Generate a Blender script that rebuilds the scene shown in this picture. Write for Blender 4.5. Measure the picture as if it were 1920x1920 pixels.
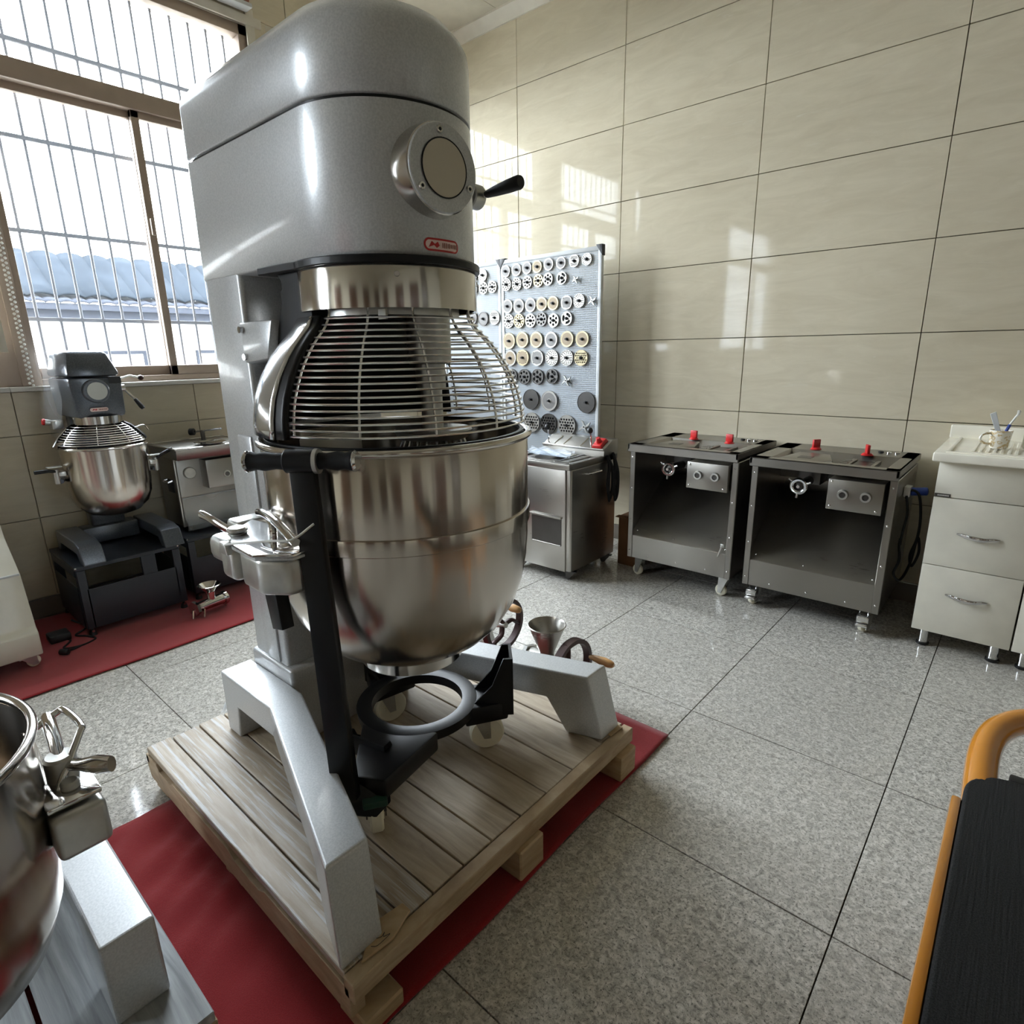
import bpy, bmesh, math, random
from mathutils import Vector, Matrix, Euler
random.seed(7)
PI = math.pi
scene = bpy.context.scene
COL = scene.collection
for o in list(bpy.data.objects): bpy.data.objects.remove(o)
# ------------------------------------------------------------------ camera
def rad(a): return math.radians(a)
CAMLOC = Vector((3.4006, -3.3747, 1.245)); YAW, PITCH, ROLL, FPX = 41.3105, 15.1272, -0.9666, 1111.01
yw, pt, rl = rad(YAW), rad(PITCH), rad(ROLL)
fw = Vector((-math.sin(yw)*math.cos(pt), math.cos(yw)*math.cos(pt), -math.sin(pt)))
rt = Vector((math.cos(yw), math.sin(yw), 0)); up = rt.cross(fw)
r2 = math.cos(rl)*rt + math.sin(rl)*up; u2 = -math.sin(rl)*rt + math.cos(rl)*up
cam = bpy.data.cameras.new('camera'); co = bpy.data.objects.new('camera', cam); COL.objects.link(co)
cam.sensor_fit = 'HORIZONTAL'; cam.sensor_width = 36; cam.lens = FPX/1920*36; cam.clip_start = .02
m = Matrix((r2, u2, -fw)).transposed().to_4x4(); m.translation = CAMLOC; co.matrix_world = m
scene.camera = co
# ------------------------------------------------------------------ light and exposure
SKY = 8.5
scene.view_settings.view_transform = 'Standard'; scene.view_settings.look = 'None'
scene.view_settings.gamma = 1; scene.view_settings.use_curve_mapping = False
scene.view_settings.exposure = 2.12
w = bpy.data.worlds.new('overcast sky'); scene.world = w; w.use_nodes = True
bg = w.node_tree.nodes['Background']; bg.inputs[0].default_value = (.83, .92, 1.0, 1); bg.inputs[1].default_value = SKY
WINS = [(-1.317, -.19, 1.103, 2.993), (-2.801, -1.422, 1.103, 2.993), (-4.191, -2.801, 1.103, 2.993), (-7.60, -5.402, 1.103, 2.993)]   # y range, z range
YFRONT = -8.0; XL = -.18      # plane of the window wall
def portal(loc, rot, sx, sy):
    l = bpy.data.lights.new('window portal', 'AREA'); l.shape = 'RECTANGLE'; l.size = sx; l.size_y = sy
    l.cycles.is_portal = True
    o = bpy.data.objects.new('window_portal', l); COL.objects.link(o); o.location = loc; o.rotation_euler = rot
for (a, b, c, d) in WINS[:]:
    portal((XL-.26, (a+b)/2, (c+d)/2), (0, -PI/2, 0), d-c, b-a)
scene.render.film_transparent = False
try:
    scene.cycles.max_bounces = 8; scene.cycles.diffuse_bounces = 5; scene.cycles.glossy_bounces = 5
    scene.cycles.transparent_max_bounces = 12; scene.cycles.transmission_bounces = 6
    scene.cycles.sample_clamp_indirect = 6; scene.cycles.caustics_reflective = False; scene.cycles.caustics_refractive = False
except Exception: pass
# ------------------------------------------------------------------ materials
def srgb(c):
    return tuple(((x/255)/12.92 if x/255 <= .04045 else ((x/255+.055)/1.055)**2.4) for x in c)
class NT:
    def __init__(s, name):
        s.m = bpy.data.materials.new(name); s.m.use_nodes = True; s.t = s.m.node_tree; s.b = s.t.nodes['Principled BSDF']
        s.tc = None
    def n(s, ty, **k):
        nd = s.t.nodes.new(ty)
        for a, v in k.items():
            if a.startswith('i_'):
                key = a[2:]; key = int(key) if key.isdigit() else key
                nd.inputs[key].default_value = v
            else: setattr(nd, a, v)
        return nd
    def l(s, a, b): s.t.links.new(a, b)
    def obj(s):
        if not s.tc: s.tc = s.n('ShaderNodeTexCoord')
        return s.tc.outputs['Object']
    def map(s, scale=(1, 1, 1), src=None):
        mp = s.n('ShaderNodeMapping'); mp.inputs['Scale'].default_value = scale; s.l(src or s.obj(), mp.inputs[0]); return mp.outputs[0]
    def world(s):
        g = s.n('ShaderNodeNewGeometry'); return g.outputs['Position']
    def noise(s, vec, scale, detail=3, rough=.5, dist=0):
        nz = s.n('ShaderNodeTexNoise'); nz.inputs['Scale'].default_value = scale; nz.inputs['Detail'].default_value = detail
        nz.inputs['Roughness'].default_value = rough; nz.inputs['Distortion'].default_value = dist; s.l(vec, nz.inputs['Vector']); return nz.outputs['Fac']
    def ramp(s, fac, stops):
        r = s.n('ShaderNodeValToRGB'); e = r.color_ramp.elements
        while len(e) < len(stops): e.new(.5)
        for el, (p, c) in zip(e, stops):
            el.position = p; el.color = (*c, 1) if len(c) == 3 else c
        s.l(fac, r.inputs[0]); return r.outputs[0]
    def mix(s, fac, a, b, mode='MIX'):
        mx = s.n('ShaderNodeMix', data_type='RGBA', blend_type=mode)
        for sock, v in ((mx.inputs[0], fac), (mx.inputs[6], a), (mx.inputs[7], b)):
            if hasattr(v, 'links') or hasattr(v, 'is_linked'): s.l(v, sock)
            elif isinstance(v, (int, float)): sock.default_value = v
            else: sock.default_value = (*v, 1)
        return mx.outputs[2]
    def bump(s, h, strength=.1, dist=.002):
        b = s.n('ShaderNodeBump'); b.inputs['Strength'].default_value = strength; b.inputs['Distance'].default_value = dist
        s.l(h, b.inputs['Height']); s.l(b.outputs[0], s.b.inputs['Normal'])
    def math(s, op, a, b=0.0, c=None):
        nd = s.n('ShaderNodeMath', operation=op)
        for i, v in enumerate((a, b, c)):
            if v is None: continue
            if isinstance(v, (int, float)): nd.inputs[i].default_value = v
            else: s.l(v, nd.inputs[i])
        return nd.outputs[0]
    def col(s, v):
        if isinstance(v, tuple): s.b.inputs['Base Color'].default_value = (*v[:3], 1)
        else: s.l(v, s.b.inputs['Base Color'])
    def set(s, **k):
        N = dict(rough='Roughness', metal='Metallic', spec='Specular IOR Level', coat='Coat Weight', coatr='Coat Roughness', trans='Transmission Weight', alpha='Alpha', ior='IOR', aniso='Anisotropic', sheen='Sheen Weight')
        for a, v in k.items():
            i = s.b.inputs[N[a]]
            if isinstance(v, (int, float)): i.default_value = v
            else: s.l(v, i)
        return s
def plain(name, c, rough=.5, metal=0, var=.06, scale=9, **k):
    t = NT(name); c = srgb(c)
    f = t.noise(t.obj(), scale, 4)
    t.col(t.ramp(f, [(.3, tuple(x*(1-var) for x in c)), (.7, tuple(min(1, x*(1+var)) for x in c))]))
    t.set(rough=rough, metal=metal, **k); return t.m
def steel(name, c=(200, 196, 190), rough=.2, stretch=(1, 1, 60), strength=.03, smudge=.08):
    t = NT(name); c = srgb(c)
    f = t.noise(t.map(stretch), 14, 5, .6)
    f2 = t.noise(t.obj(), 5, 3)
    t.col(t.mix(f2, tuple(x*.9 for x in c), c)); t.set(metal=1)
    t.set(rough=t.math('MULTIPLY_ADD', f2, smudge, t.math('MULTIPLY_ADD', f, smudge, rough-smudge)))
    t.bump(f, strength, .002); return t.m
MT = {}
MT['paint'] = (lambda t: (t.col(t.ramp(t.noise(t.obj(), 260, 2), [(.35, srgb((184, 187, 189))), (.65, srgb((200, 202, 203)))])), t.set(metal=.3, rough=.34, coat=.55, coatr=.08), t.bump(t.noise(t.obj(), 7, 2), .03, .004), t.m)[-1])(NT('silver grey machine paint'))
MT['darkpaint'] = (lambda t: (t.col(t.ramp(t.noise(t.obj(), 200, 2), [(.35, srgb((70, 76, 84))), (.65, srgb((86, 92, 100)))])), t.set(metal=.3, rough=.3, coat=.5, coatr=.1), t.m)[-1])(NT('graphite machine paint'))
MT['cream'] = plain('cream machine enamel', (214, 210, 196), .4, coat=.3)
def spun(name, c, rough, an, bs=.25):
    t = NT(name); c = srgb(c); f2 = t.noise(t.obj(), 5, 3); f = t.noise(t.map((1, 1, .10)), 11, 3, .5)
    t.col(t.mix(f2, tuple(x*.88 for x in c), c)); t.set(metal=1, aniso=an); t.b.inputs['Anisotropic Rotation'].default_value = .25
    t.set(rough=t.math('MULTIPLY_ADD', f, .10, rough-.05)); tg = t.n('ShaderNodeTangent', direction_type='RADIAL', axis='Z'); t.l(tg.outputs[0], t.b.inputs['Tangent'])
    t.bump(f, bs, .006); return t.m
MT['bowl'] = spun('polished bowl steel', (206, 198, 188), .17, .88)
MT['ring'] = spun('brushed ring steel', (210, 206, 200), .14, .6, .12)
MT['steel'] = steel('brushed sheet steel', (176, 173, 167), .3, (1, 1, 40), .03, .1)
MT['steelh'] = steel('satin sheet steel', (156, 153, 147), .34, (40, 1, 1), .03, .1)
MT['panel'] = plain('polished guard sheet', (222, 224, 226), .13, .9, .03)
MT['doorwood'] = plain('dark brown door', (84, 56, 38), .4, 0, .15)
MT['chrome'] = plain('chrome', (215, 215, 215), .08, 1, .03)
MT['cast'] = plain('cast aluminium', (196, 196, 192), .33, .9, .1, 30)
MT['wire'] = plain('guard wire steel', (226, 226, 224), .22, .95)
MT['black'] = plain('black enamel', (12, 12, 14), .38, 0, .15, spec=.35)
MT['blackp'] = plain('black plastic', (20, 20, 21), .5, 0, .15)
MT['blackr'] = plain('black rubber', (15, 15, 16), .6, 0, .15, spec=.35)
MT['nylon'] = plain('cream nylon wheel', (236, 232, 212), .45)
MT['white'] = plain('white plastic', (225, 225, 220), .4)
MT['whitem'] = plain('white powder coat', (196, 199, 200), .45)
MT['red'] = plain('red plastic', (190, 30, 32), .35)
MT['green'] = plain('dark green pedal', (14, 60, 45), .5)
MT['navy'] = plain('dark blue grey steel', (38, 43, 50), .35, .2)
MT['blue'] = plain('blue plug', (30, 60, 140), .4)
MT['ivory'] = plain('ivory cabinet board', (224, 220, 206), .35, coat=.3)
MT['counter'] = plain('cream counter stone', (232, 227, 212), .25, coat=.3)
MT['skirt'] = plain('grey stone skirting', (120, 112, 102), .3)
MT['ceil'] = plain('off white ceiling board', (196, 190, 174), .6)
MT['trim'] = plain('off white plaster trim', (206, 200, 186), .55)
MT['alu'] = plain('brown anodised window frame', (166, 150, 136), .45, .2)
MT['sill'] = plain('pale stone sill', (208, 206, 200), .25)
MT['bars'] = plain('galvanised grille', (104, 104, 110), .5, .3)
MT['wallp'] = plain('plastered wall', (196, 190, 174), .7)
MT['grout'] = plain('grey grout', (92, 86, 74), .9)
MT['extw'] = plain('white rendered outside wall', (200, 198, 194), .9)
MT['roof'] = plain('weathered slate blue roof', (33, 37, 42), .95, 0, .2, 3, spec=.02)
MT['eave'] = plain('grey eaves', (46, 48, 54), .95, spec=.02)
MT['ground'] = plain('outside concrete', (120, 120, 116), .9)
MT['iron'] = plain('brown red cast iron', (58, 34, 30), .4, .3)
MT['handlew'] = plain('varnished wooden handle', (196, 148, 92), .35, 0, .15, 20, coat=.5)
MT['brass'] = plain('amber enamel tube', (196, 128, 40), .2, 0, .1, 6, coat=.8, coatr=.05)
MT['cardb'] = plain('brown cardboard', (120, 84, 54), .85, 0, .12)
MT['pinkrail'] = plain('red brown blind roll', (150, 92, 76), .6)
MT['facegrey'] = plain('blank grey name disc', (196, 188, 170), .5, 0, .02)
MT['facewhite'] = plain('blank pale name disc', (200, 204, 200), .4, 0, .02)
MT['holes'] = plain('fine perforation field', (112, 110, 108), .5, .5, .1, 300)
MT['holesw'] = plain('fine warm perforation field', (132, 118, 98), .5, .4, .1, 300)
MT['platedark'] = plain('dark steel plate', (92, 90, 88), .35, .9)
MT['plate'] = plain('bright steel plate', (166, 163, 157), .38, .6)
MT['hot'] = plain('creamy steel plate', (182, 170, 138), .38, .4)
def wood(name, a, b, c, ax=(1, 14, 14), rough=.6, white=0.0):
    t = NT(name); v = t.map(ax)
    oi = t.n('ShaderNodeObjectInfo'); add = t.n('ShaderNodeVectorMath', operation='ADD'); t.l(v, add.inputs[0]); 
    sc = t.n('ShaderNodeVectorMath', operation='SCALE'); sc.inputs[0].default_value = (7, 3, 5); t.l(oi.outputs['Random'], sc.inputs['Scale']); t.l(sc.outputs[0], add.inputs[1])
    f = t.noise(add.outputs[0], 3, 6, .6, .6)
    col = t.ramp(f, [(.3, srgb(a)), (.5, srgb(b)), (.7, srgb(c))])
    if white:
        f2 = t.noise(t.map((1, 2.6, 1), add.outputs[0]), 2.2, 5, .7, .3)
        col = t.mix(t.ramp(f2, [(white-.06, (0, 0, 0)), (white+.05, (1, 1, 1))]), col, srgb((198, 198, 198)))
    col = t.mix(t.math('MULTIPLY', oi.outputs['Random'], .35), col, srgb((150, 138, 122)))
    t.col(col); t.set(rough=rough); t.bump(f, .25, .002); return t.m
MT['plank'] = wood('dusty pallet plank', (150, 134, 114), (184, 168, 144), (206, 194, 174), (1.5, 14, 14))
MT['plankw'] = wood('plaster stained pallet plank', (140, 124, 102), (168, 152, 130), (190, 180, 166), (1.5, 14, 14), .55, .57)
MT['plankg'] = wood('grey white pallet plank', (120, 124, 126), (156, 160, 162), (190, 194, 196), (1, 16, 14), .6)
MT['stringer'] = wood('pale pine stringer', (158, 132, 98), (184, 158, 122), (204, 182, 148), (4, 3, 14))
# glazed wall tile: cream, soft veins
t = NT('cream polished wall tile'); v = t.world()
oi = t.n('ShaderNodeObjectInfo')
f = t.noise(t.map((1.6, 1.6, 7), v), 2.3, 6, .6, 1.2); f2 = t.noise(t.map((3, 3, 26), v), 2.0, 5, .65, 1.5)
c1 = t.ramp(f, [(.3, srgb((198, 188, 164))), (.7, srgb((212, 203, 180)))])
c1 = t.mix(t.ramp(f2, [(.62, (0, 0, 0)), (.72, (.5, .5, .5))]), c1, srgb((216, 211, 196)))
c1 = t.mix(t.math('MULTIPLY', oi.outputs['Random'], .22), c1, srgb((194, 184, 162)))
t.col(c1); t.set(rough=.045, spec=.17); t.bump(t.noise(v, 3.2, 2), .02, .008); MT['tile'] = t.m
# polished granite floor
t = NT('speckled grey granite'); v = t.world()
oi = t.n('ShaderNodeObjectInfo')
f = t.noise(v, 150, 3, .75); f2 = t.noise(v, 62, 4, .75, .8); f3 = t.noise(v, 2.4, 3)
g = t.ramp(f2, [(.34, srgb((132, 130, 124))), (.5, srgb((186, 182, 174))), (.64, srgb((222, 219, 212)))])
g = t.mix(t.ramp(f, [(.36, (1, 1, 1)), (.46, (0, 0, 0))]), g, srgb((92, 91, 88)))
g = t.mix(t.ramp(f, [(.62, (0, 0, 0)), (.7, (1, 1, 1))]), g, srgb((228, 226, 220)))
g = t.mix(t.math('MULTIPLY', oi.outputs['Random'], .25), g, srgb((176, 172, 164)))
g = t.mix(t.math('MULTIPLY', f3, .25), g, srgb((168, 163, 152)))
t.col(g); t.set(rough=t.math('MULTIPLY_ADD', f3, .08, .03), spec=.32); t.bump(t.noise(v, 2, 1), .006, .01); MT['granite'] = t.m
# red carpet
t = NT('red felt carpet'); v = t.obj()
f = t.noise(v, 420, 3, .7); f2 = t.noise(v, 8, 3)
t.col(t.mix(f2, srgb((140, 32, 36)), t.ramp(f, [(.3, srgb((124, 24, 28))), (.7, srgb((166, 48, 52)))]))); t.set(rough=.95, sheen=.3, spec=.1); t.bump(f, .5, .003); MT['carpet'] = t.m
# perforated board : fine holes let light through
t = NT('white perforated sheet'); g = t.world(); sp = t.n('ShaderNodeSeparateXYZ'); t.l(g, sp.inputs[0])
def cell(o):
    a = t.math('DIVIDE', o, .0125); a = t.math('FRACT', a); a = t.math('SUBTRACT', a, .5); return t.math('MULTIPLY', a, a)
d = t.math('ADD', cell(sp.outputs[0]), cell(sp.outputs[2]))
hole = t.math('LESS_THAN', d, .055); t.set(alpha=t.math('SUBTRACT', 1.0, hole))
t.col(srgb((160, 167, 174))); t.set(rough=.45); MT['perf'] = t.m
# black ribbed mesh upholstery
t = NT('black ribbed upholstery'); f = t.noise(t.map((1, .05, 1)), 260, 2); f2 = t.noise(t.obj(), 500, 2)
t.col(t.ramp(f2, [(.3, srgb((18, 18, 18))), (.7, srgb((42, 42, 42)))])); t.set(rough=.75, spec=.2); t.bump(f, .5, .002); MT['mesh'] = t.m
# clear things
def glass(name, col, alpha, rough=.02):
    t = NT(name); f = t.noise(t.obj(), 6, 2); t.col(col); t.set(rough=rough, spec=.5, alpha=alpha); return t.m
MT['glass'] = glass('window glass', (.9, .95, .95), .06)
MT['film'] = glass('clear plastic film', (.9, .95, 1), .16, .12)
MT['film2'] = glass('crinkled clear plastic', (.85, .92, 1), .30, .15)
MT['film3'] = glass('clear moulded plastic', (.7, .75, .78), .14, .08)
MT['acry'] = glass('clear acrylic panel', (.8, .84, .84), .25, .05)
MT['paper'] = plain('printed booklet', (176, 190, 204), .35, 0, .2, 30, coat=.6, coatr=.1)
t = NT('flower cup'); f = t.noise(t.obj(), 60, 2); t.col(t.ramp(f, [(.5, srgb((236, 232, 222))), (.58, srgb((196, 168, 110))), (.66, srgb((232, 226, 212)))])); t.set(rough=.25); MT['cup'] = t.m
# red outlined badge
MT['badge'] = plain('pale badge', (240, 212, 206), .35, 0, .05)
# ------------------------------------------------------------------ mesh helpers
class MB:
    def __init__(s): s.bm = bmesh.new()
    def _new(s, before): return [v for v in s.bm.verts if v not in before]
    def box(s, a, b, bev=0, seg=2, M=None):
        a = Vector(a); b = Vector(b); bm = s.bm
        r = bmesh.ops.create_cube(bm, size=1); vs = r['verts']
        bmesh.ops.scale(bm, vec=(b-a), verts=vs); bmesh.ops.translate(bm, vec=(a+b)/2, verts=vs)
        if bev:
            es = list({e for v in vs for e in v.link_edges})
            rr = bmesh.ops.bevel(bm, geom=es, offset=bev, segments=seg, profile=.5, affect='EDGES', clamp_overlap=True)
            vs = list({v for f in rr['faces'] for v in f.verts} | {v for v in vs if v.is_valid})
        if M is not None: bmesh.ops.transform(bm, matrix=M, verts=vs)
        return s
    def hexa(s, p, bev=0):          # 8 points: bottom 4 ccw, top 4 ccw
        bm = s.bm; v = [bm.verts.new(q) for q in p]
        for f in ((3, 2, 1, 0), (4, 5, 6, 7), (0, 1, 5, 4), (1, 2, 6, 5), (2, 3, 7, 6), (3, 0, 4, 7)): bm.faces.new([v[i] for i in f])
        if bev:
            es = list({e for q in v for e in q.link_edges}); bmesh.ops.bevel(bm, geom=es, offset=bev, segments=2, profile=.5, affect='EDGES')
        return s
    def prism(s, pts, d, bev=0, seg=2):   # pts: 3d planar loop, d: extrusion vector
        bm = s.bm; d = Vector(d); a = [bm.verts.new(p) for p in pts]; b = [bm.verts.new(Vector(p)+d) for p in pts]; n = len(pts)
        fs = [bm.faces.new(a[::-1]), bm.faces.new(b)]
        for i in range(n): fs.append(bm.faces.new((a[i], a[(i+1) % n], b[(i+1) % n], b[i])))
        bmesh.ops.recalc_face_normals(bm, faces=fs)
        if bev:
            es = list({e for q in a+b for e in q.link_edges}); bmesh.ops.bevel(bm, geom=es, offset=bev, segments=seg, profile=.5, affect='EDGES', clamp_overlap=True)
        return s
    def cyl(s, p0, p1, r0, r1=None, n=20, caps=True, bev=0):
        r1 = r0 if r1 is None else r1; p0 = Vector(p0); p1 = Vector(p1); d = (p1-p0)
        z = d.normalized(); x = z.orthogonal().normalized(); y = z.cross(x); bm = s.bm
        prof = [(0, r0), (d.length, r1)]
        if bev: prof = [(0, r0-bev), (bev, r0), (d.length-bev, r1), (d.length, r1-bev)]
        R = [[bm.verts.new(p0+z*h+(x*math.cos(2*PI*i/n)+y*math.sin(2*PI*i/n))*r) for i in range(n)] for h, r in prof]
        for a, b in zip(R, R[1:]):
            for i in range(n): bm.faces.new((a[i], a[(i+1) % n], b[(i+1) % n], b[i]))
        if caps: bm.faces.new(R[0][::-1]); bm.faces.new(R[-1])
        return s
    def lathe(s, prof, c=(0, 0, 0), n=48, a0=0, a1=2*PI, axis='z', closed=None):  # prof (r,h)
        bm = s.bm; c = Vector(c); full = abs(a1-a0-2*PI) < 1e-6; k = n if full else n+1; R = []
        def P(r, h, t):
            if axis == 'z': return c+Vector((r*math.cos(t), r*math.sin(t), h))
            if axis == 'x': return c+Vector((h, r*math.cos(t), r*math.sin(t)))
            return c+Vector((r*math.cos(t), h, r*math.sin(t)))
        for r, h in prof:
            if r < 1e-6: R.append([bm.verts.new(P(0, h, 0))]*k)
            else: R.append([bm.verts.new(P(r, h, a0+(a1-a0)*i/n)) for i in range(k)])
        pr = list(zip(R, R[1:]))
        if closed: pr.append((R[-1], R[0]))
        for a, b in pr:
            for i in range(n if full else n):
                j = (i+1) % k if full else i+1
                q = [a[i], a[j], b[j], b[i]]; u = []
                for v in q:
                    if v not in u: u.append(v)
                if len(u) > 2:
                    try: bm.faces.new(u)
                    except ValueError: pass
        bmesh.ops.recalc_face_normals(bm, faces=bm.faces[:])
        return s
    def tube(s, pts, r, n=8, closed=False, caps=True, flat=None):
        bm = s.bm; P = [Vector(p) for p in pts]; m_ = len(P); rs = r if isinstance(r, (list, tuple)) else [r]*m_
        T = []
        for i in range(m_):
            a = P[(i-1) % m_] if (closed or i > 0) else P[0]; b = P[(i+1) % m_] if (closed or i < m_-1) else P[-1]
            T.append((b-a).normalized())
        x = T[0].orthogonal().normalized()
        if flat: x = (Vector(flat)-T[0]*Vector(flat).dot(T[0])).normalized()
        R = []
        for i in range(m_):
            x = (x-T[i]*x.dot(T[i])).normalized(); y = T[i].cross(x)
            rx = rs[i]; ry = rs[i]
            if isinstance(rx, tuple): rx, ry = rx
            R.append([bm.verts.new(P[i]+x*math.cos(2*PI*j/n)*rx+y*math.sin(2*PI*j/n)*ry) for j in range(n)])
        pr = list(zip(R, R[1:]))
        if closed: pr.append((R[-1], R[0]))
        for a, b in pr:
            for i in range(n): bm.faces.new((a[i], a[(i+1) % n], b[(i+1) % n], b[i]))
        if caps and not closed: bm.faces.new(R[0][::-1]); bm.faces.new(R[-1])
        return s
    def sphere(s, c, r, sx=1, sy=1, sz=1, u=16, v=10):
        q = bmesh.ops.create_uvsphere(s.bm, u_segments=u, v_segments=v, radius=r)['verts']
        bmesh.ops.scale(s.bm, vec=(sx, sy, sz), verts=q); bmesh.ops.translate(s.bm, vec=c, verts=q); return s
    def grid(s, f, nu, nv, thick=None):
        bm = s.bm; V = [[bm.verts.new(f(i/nu, j/nv)) for j in range(nv+1)] for i in range(nu+1)]
        for i in range(nu):
            for j in range(nv): bm.faces.new((V[i][j], V[i+1][j], V[i+1][j+1], V[i][j+1]))
        return s
    def xf(s, M): bmesh.ops.transform(s.bm, matrix=M, verts=s.bm.verts[:]); return s
LOCS = {}
GX = [0.0]     # x offset of what is being built (the window wall is modelled at x = 0)
def link(name, me, parent=None, mat=None):
    o = bpy.data.objects.new(name, me); COL.objects.link(o)
    if mat is not None and not me.materials: me.materials.append(mat)
    if parent is not None: o.parent = parent
    return o
def off(parent):
    v = Vector((0, 0, 0))
    while parent is not None: v += LOCS.get(parent.name, Vector((0, 0, 0))); parent = parent.parent
    return v
def obj(name, mb, mat, parent=None, smooth=True, label=None, ang=35, thick=None):
    bm = mb.bm; o_ = off(parent)
    o_ = o_-Vector((GX[0], 0, 0))
    if o_.length: bmesh.ops.translate(bm, vec=-o_, verts=bm.verts[:])
    me = bpy.data.meshes.new(name); bm.to_mesh(me); bm.free()
    if smooth:
        for p in me.polygons: p.use_smooth = True
        me.set_sharp_from_angle(angle=rad(ang))
    o = link(name, me, parent, MT[mat] if isinstance(mat, str) else mat)
    if label: o['label'] = label
    if thick:
        md = o.modifiers.new('thickness', 'SOLIDIFY'); md.thickness = thick; md.offset = 0
    return o
def tag(o, label, cat, group=None, kind=None):
    o['label'] = label; o['category'] = cat
    if group: o['group'] = group
    if kind: o['kind'] = kind
    return o
def thing(name, label, cat, loc=(0, 0, 0), group=None):
    o = bpy.data.objects.new(name, None); COL.objects.link(o); o.empty_display_size = .05
    loc = Vector(loc)+Vector((GX[0], 0, 0)); o.location = loc; LOCS[o.name] = Vector(loc); tag(o, label, cat, group); return o
def single(name, mb, mat, label, cat, loc=(0, 0, 0), group=None, **k):
    bmesh.ops.translate(mb.bm, vec=-Vector(loc), verts=mb.bm.verts[:])
    g_, GX[0] = GX[0], 0.0; o = obj(name, mb, mat, **k); GX[0] = g_; loc = Vector(loc)+Vector((g_, 0, 0)); o.location = loc; LOCS[o.name] = Vector(loc); tag(o, label, cat, group); return o
def struct(name, mb=None, mat=None, loc=None, **k):
    if mb is None:
        o = bpy.data.objects.new(name, None); COL.objects.link(o)
    else: o = obj(name, mb, mat, **k)
    o['kind'] = 'structure'; return o
def rotz(o, a): o.rotation_euler.z = a
def dup(o, parent=None):
    c = o.copy(); COL.objects.link(c); c.parent = parent
    for ch in list(o.children): dup(ch, c)
    return c
def arc(c, r, a0, a1, n, z=0):
    return [(c[0]+r*math.cos(a0+(a1-a0)*i/n), c[1]+r*math.sin(a0+(a1-a0)*i/n), z) for i in range(n+1)]
def spline(pts, k=6, closed=False):
    P = [Vector(p) for p in pts]; n = len(P); out = []
    for i in range(n if closed else n-1):
        a = P[(i-1) % n] if (closed or i) else P[0]*2-P[1]; b = P[i]; c = P[(i+1) % n]; d = P[(i+2) % n] if (closed or i < n-2) else P[-1]*2-P[-2]
        for j in range(k):
            t = j/k; out.append(.5*((2*b)+(c-a)*t+(2*a-5*b+4*c-d)*t*t+(3*b-a-3*c+d)*t**3))
    if not closed: out.append(P[-1])
    return out
def holed(name, outer, holes, th, mat, parent=None, M=None):
    cu = bpy.data.curves.new(name, 'CURVE'); cu.dimensions = '2D'; cu.fill_mode = 'BOTH'; cu.extrude = th/2
    for lp in [outer]+holes:
        sp = cu.splines.new('POLY'); sp.points.add(len(lp)-1); sp.use_cyclic_u = True
        for p, q in zip(sp.points, lp): p.co = (q[0], q[1], 0, 1)
    tmp = bpy.data.objects.new('tmp', cu); COL.objects.link(tmp)
    me = bpy.data.meshes.new_from_object(tmp); bpy.data.objects.remove(tmp)
    me.name = name; me.materials.clear(); me.materials.append(MT[mat])
    if M is not None: me.transform(M)
    return me
def circ(x, y, r, n=12): return [(x+r*math.cos(2*PI*i/n), y+r*math.sin(2*PI*i/n)) for i in range(n)]
# ================================================================== ROOM
CZ = 3.35
XR, YF = 7.0, -8.0
# floor
fl = struct('floor', MB().box((-.2, YF, -.12), (XR, .0, -.012)), 'grout')
tm = MB().box((-.2985, -.2985, -.012), (.2985, .2985, 0), .0006, 1); me = bpy.data.meshes.new('floor tile'); tm.bm.to_mesh(me); tm.bm.free(); me.materials.append(MT['granite'])
FX0, FY0 = 2.0498-1.8, -.9682+.6
for i in range(-1, 11):
    for j in range(-13, 2):
        x = FX0+.6*i+.3; y = FY0+.6*j+.3
        if x > 6.8 or y < -7.9: continue
        x0, x1 = max(x-.2985, .0), x+.2985; y0, y1 = y-.2985, min(y+.2985, -.001)
        if x1-x0 < .02 or y1-y0 < .02: continue
        if x1-x0 > .59 and y1-y0 > .59:
            o = link('floor_tile', me, fl); o.location = (x, y, 0)
            o.rotation_euler = (random.uniform(-.0012, .0012), random.uniform(-.0012, .0012), 0)
        else: obj('floor_tile', MB().box((x0, y0, -.012), (x1, y1, 0)), 'granite', fl, smooth=False)
# back wall (y = 0)
wb = struct('wall_back', MB().box((-.44, .012, -.12), (XR+.24, .2, CZ+.1)), 'grout')
ZJ = [.099+.4*k for k in range(-1, 10)]; ZJ[0] = 0.0
XJ = [.5391+.8044*k for k in range(-1, 9)]; XJ[0] = XL
def wtile(parent, kind, a0, a1, z0, z1):
    g = .0018; th = .012
    if a1-a0 < .03 or z1-z0 < .03: return
    if kind == 'back':
        mb = MB().box((a0+g, -.0, z0+g), (a1-g, th, z1-g), .0012, 1); c = Vector(((a0+a1)/2, .006, (z0+z1)/2)); ax = 'x'
    else:
        mb = MB().box((-th+GX[0], a0+g, z0+g), (GX[0], a1-g, z1-g), .0012, 1); c = Vector((GX[0]-.006, (a0+a1)/2, (z0+z1)/2))
    bmesh.ops.translate(mb.bm, vec=-c, verts=mb.bm.verts[:])
    g0, GX[0] = GX[0], 0.0; o = obj('wall_tile', mb, 'tile', parent, smooth=False); o.location = c; GX[0] = g0
    t = [random.gauss(0, .0016) for _ in range(2)]
    if kind == 'back': o.rotation_euler = (t[0], 0, t[1])
    else: o.rotation_euler = (0, t[0], t[1])
for k in range(1, len(ZJ)-1):
    for i in range(len(XJ)-1): wtile(wb, 'back', XJ[i], min(XJ[i+1], XR), ZJ[k], min(ZJ[k+1], CZ-.06))
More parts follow.
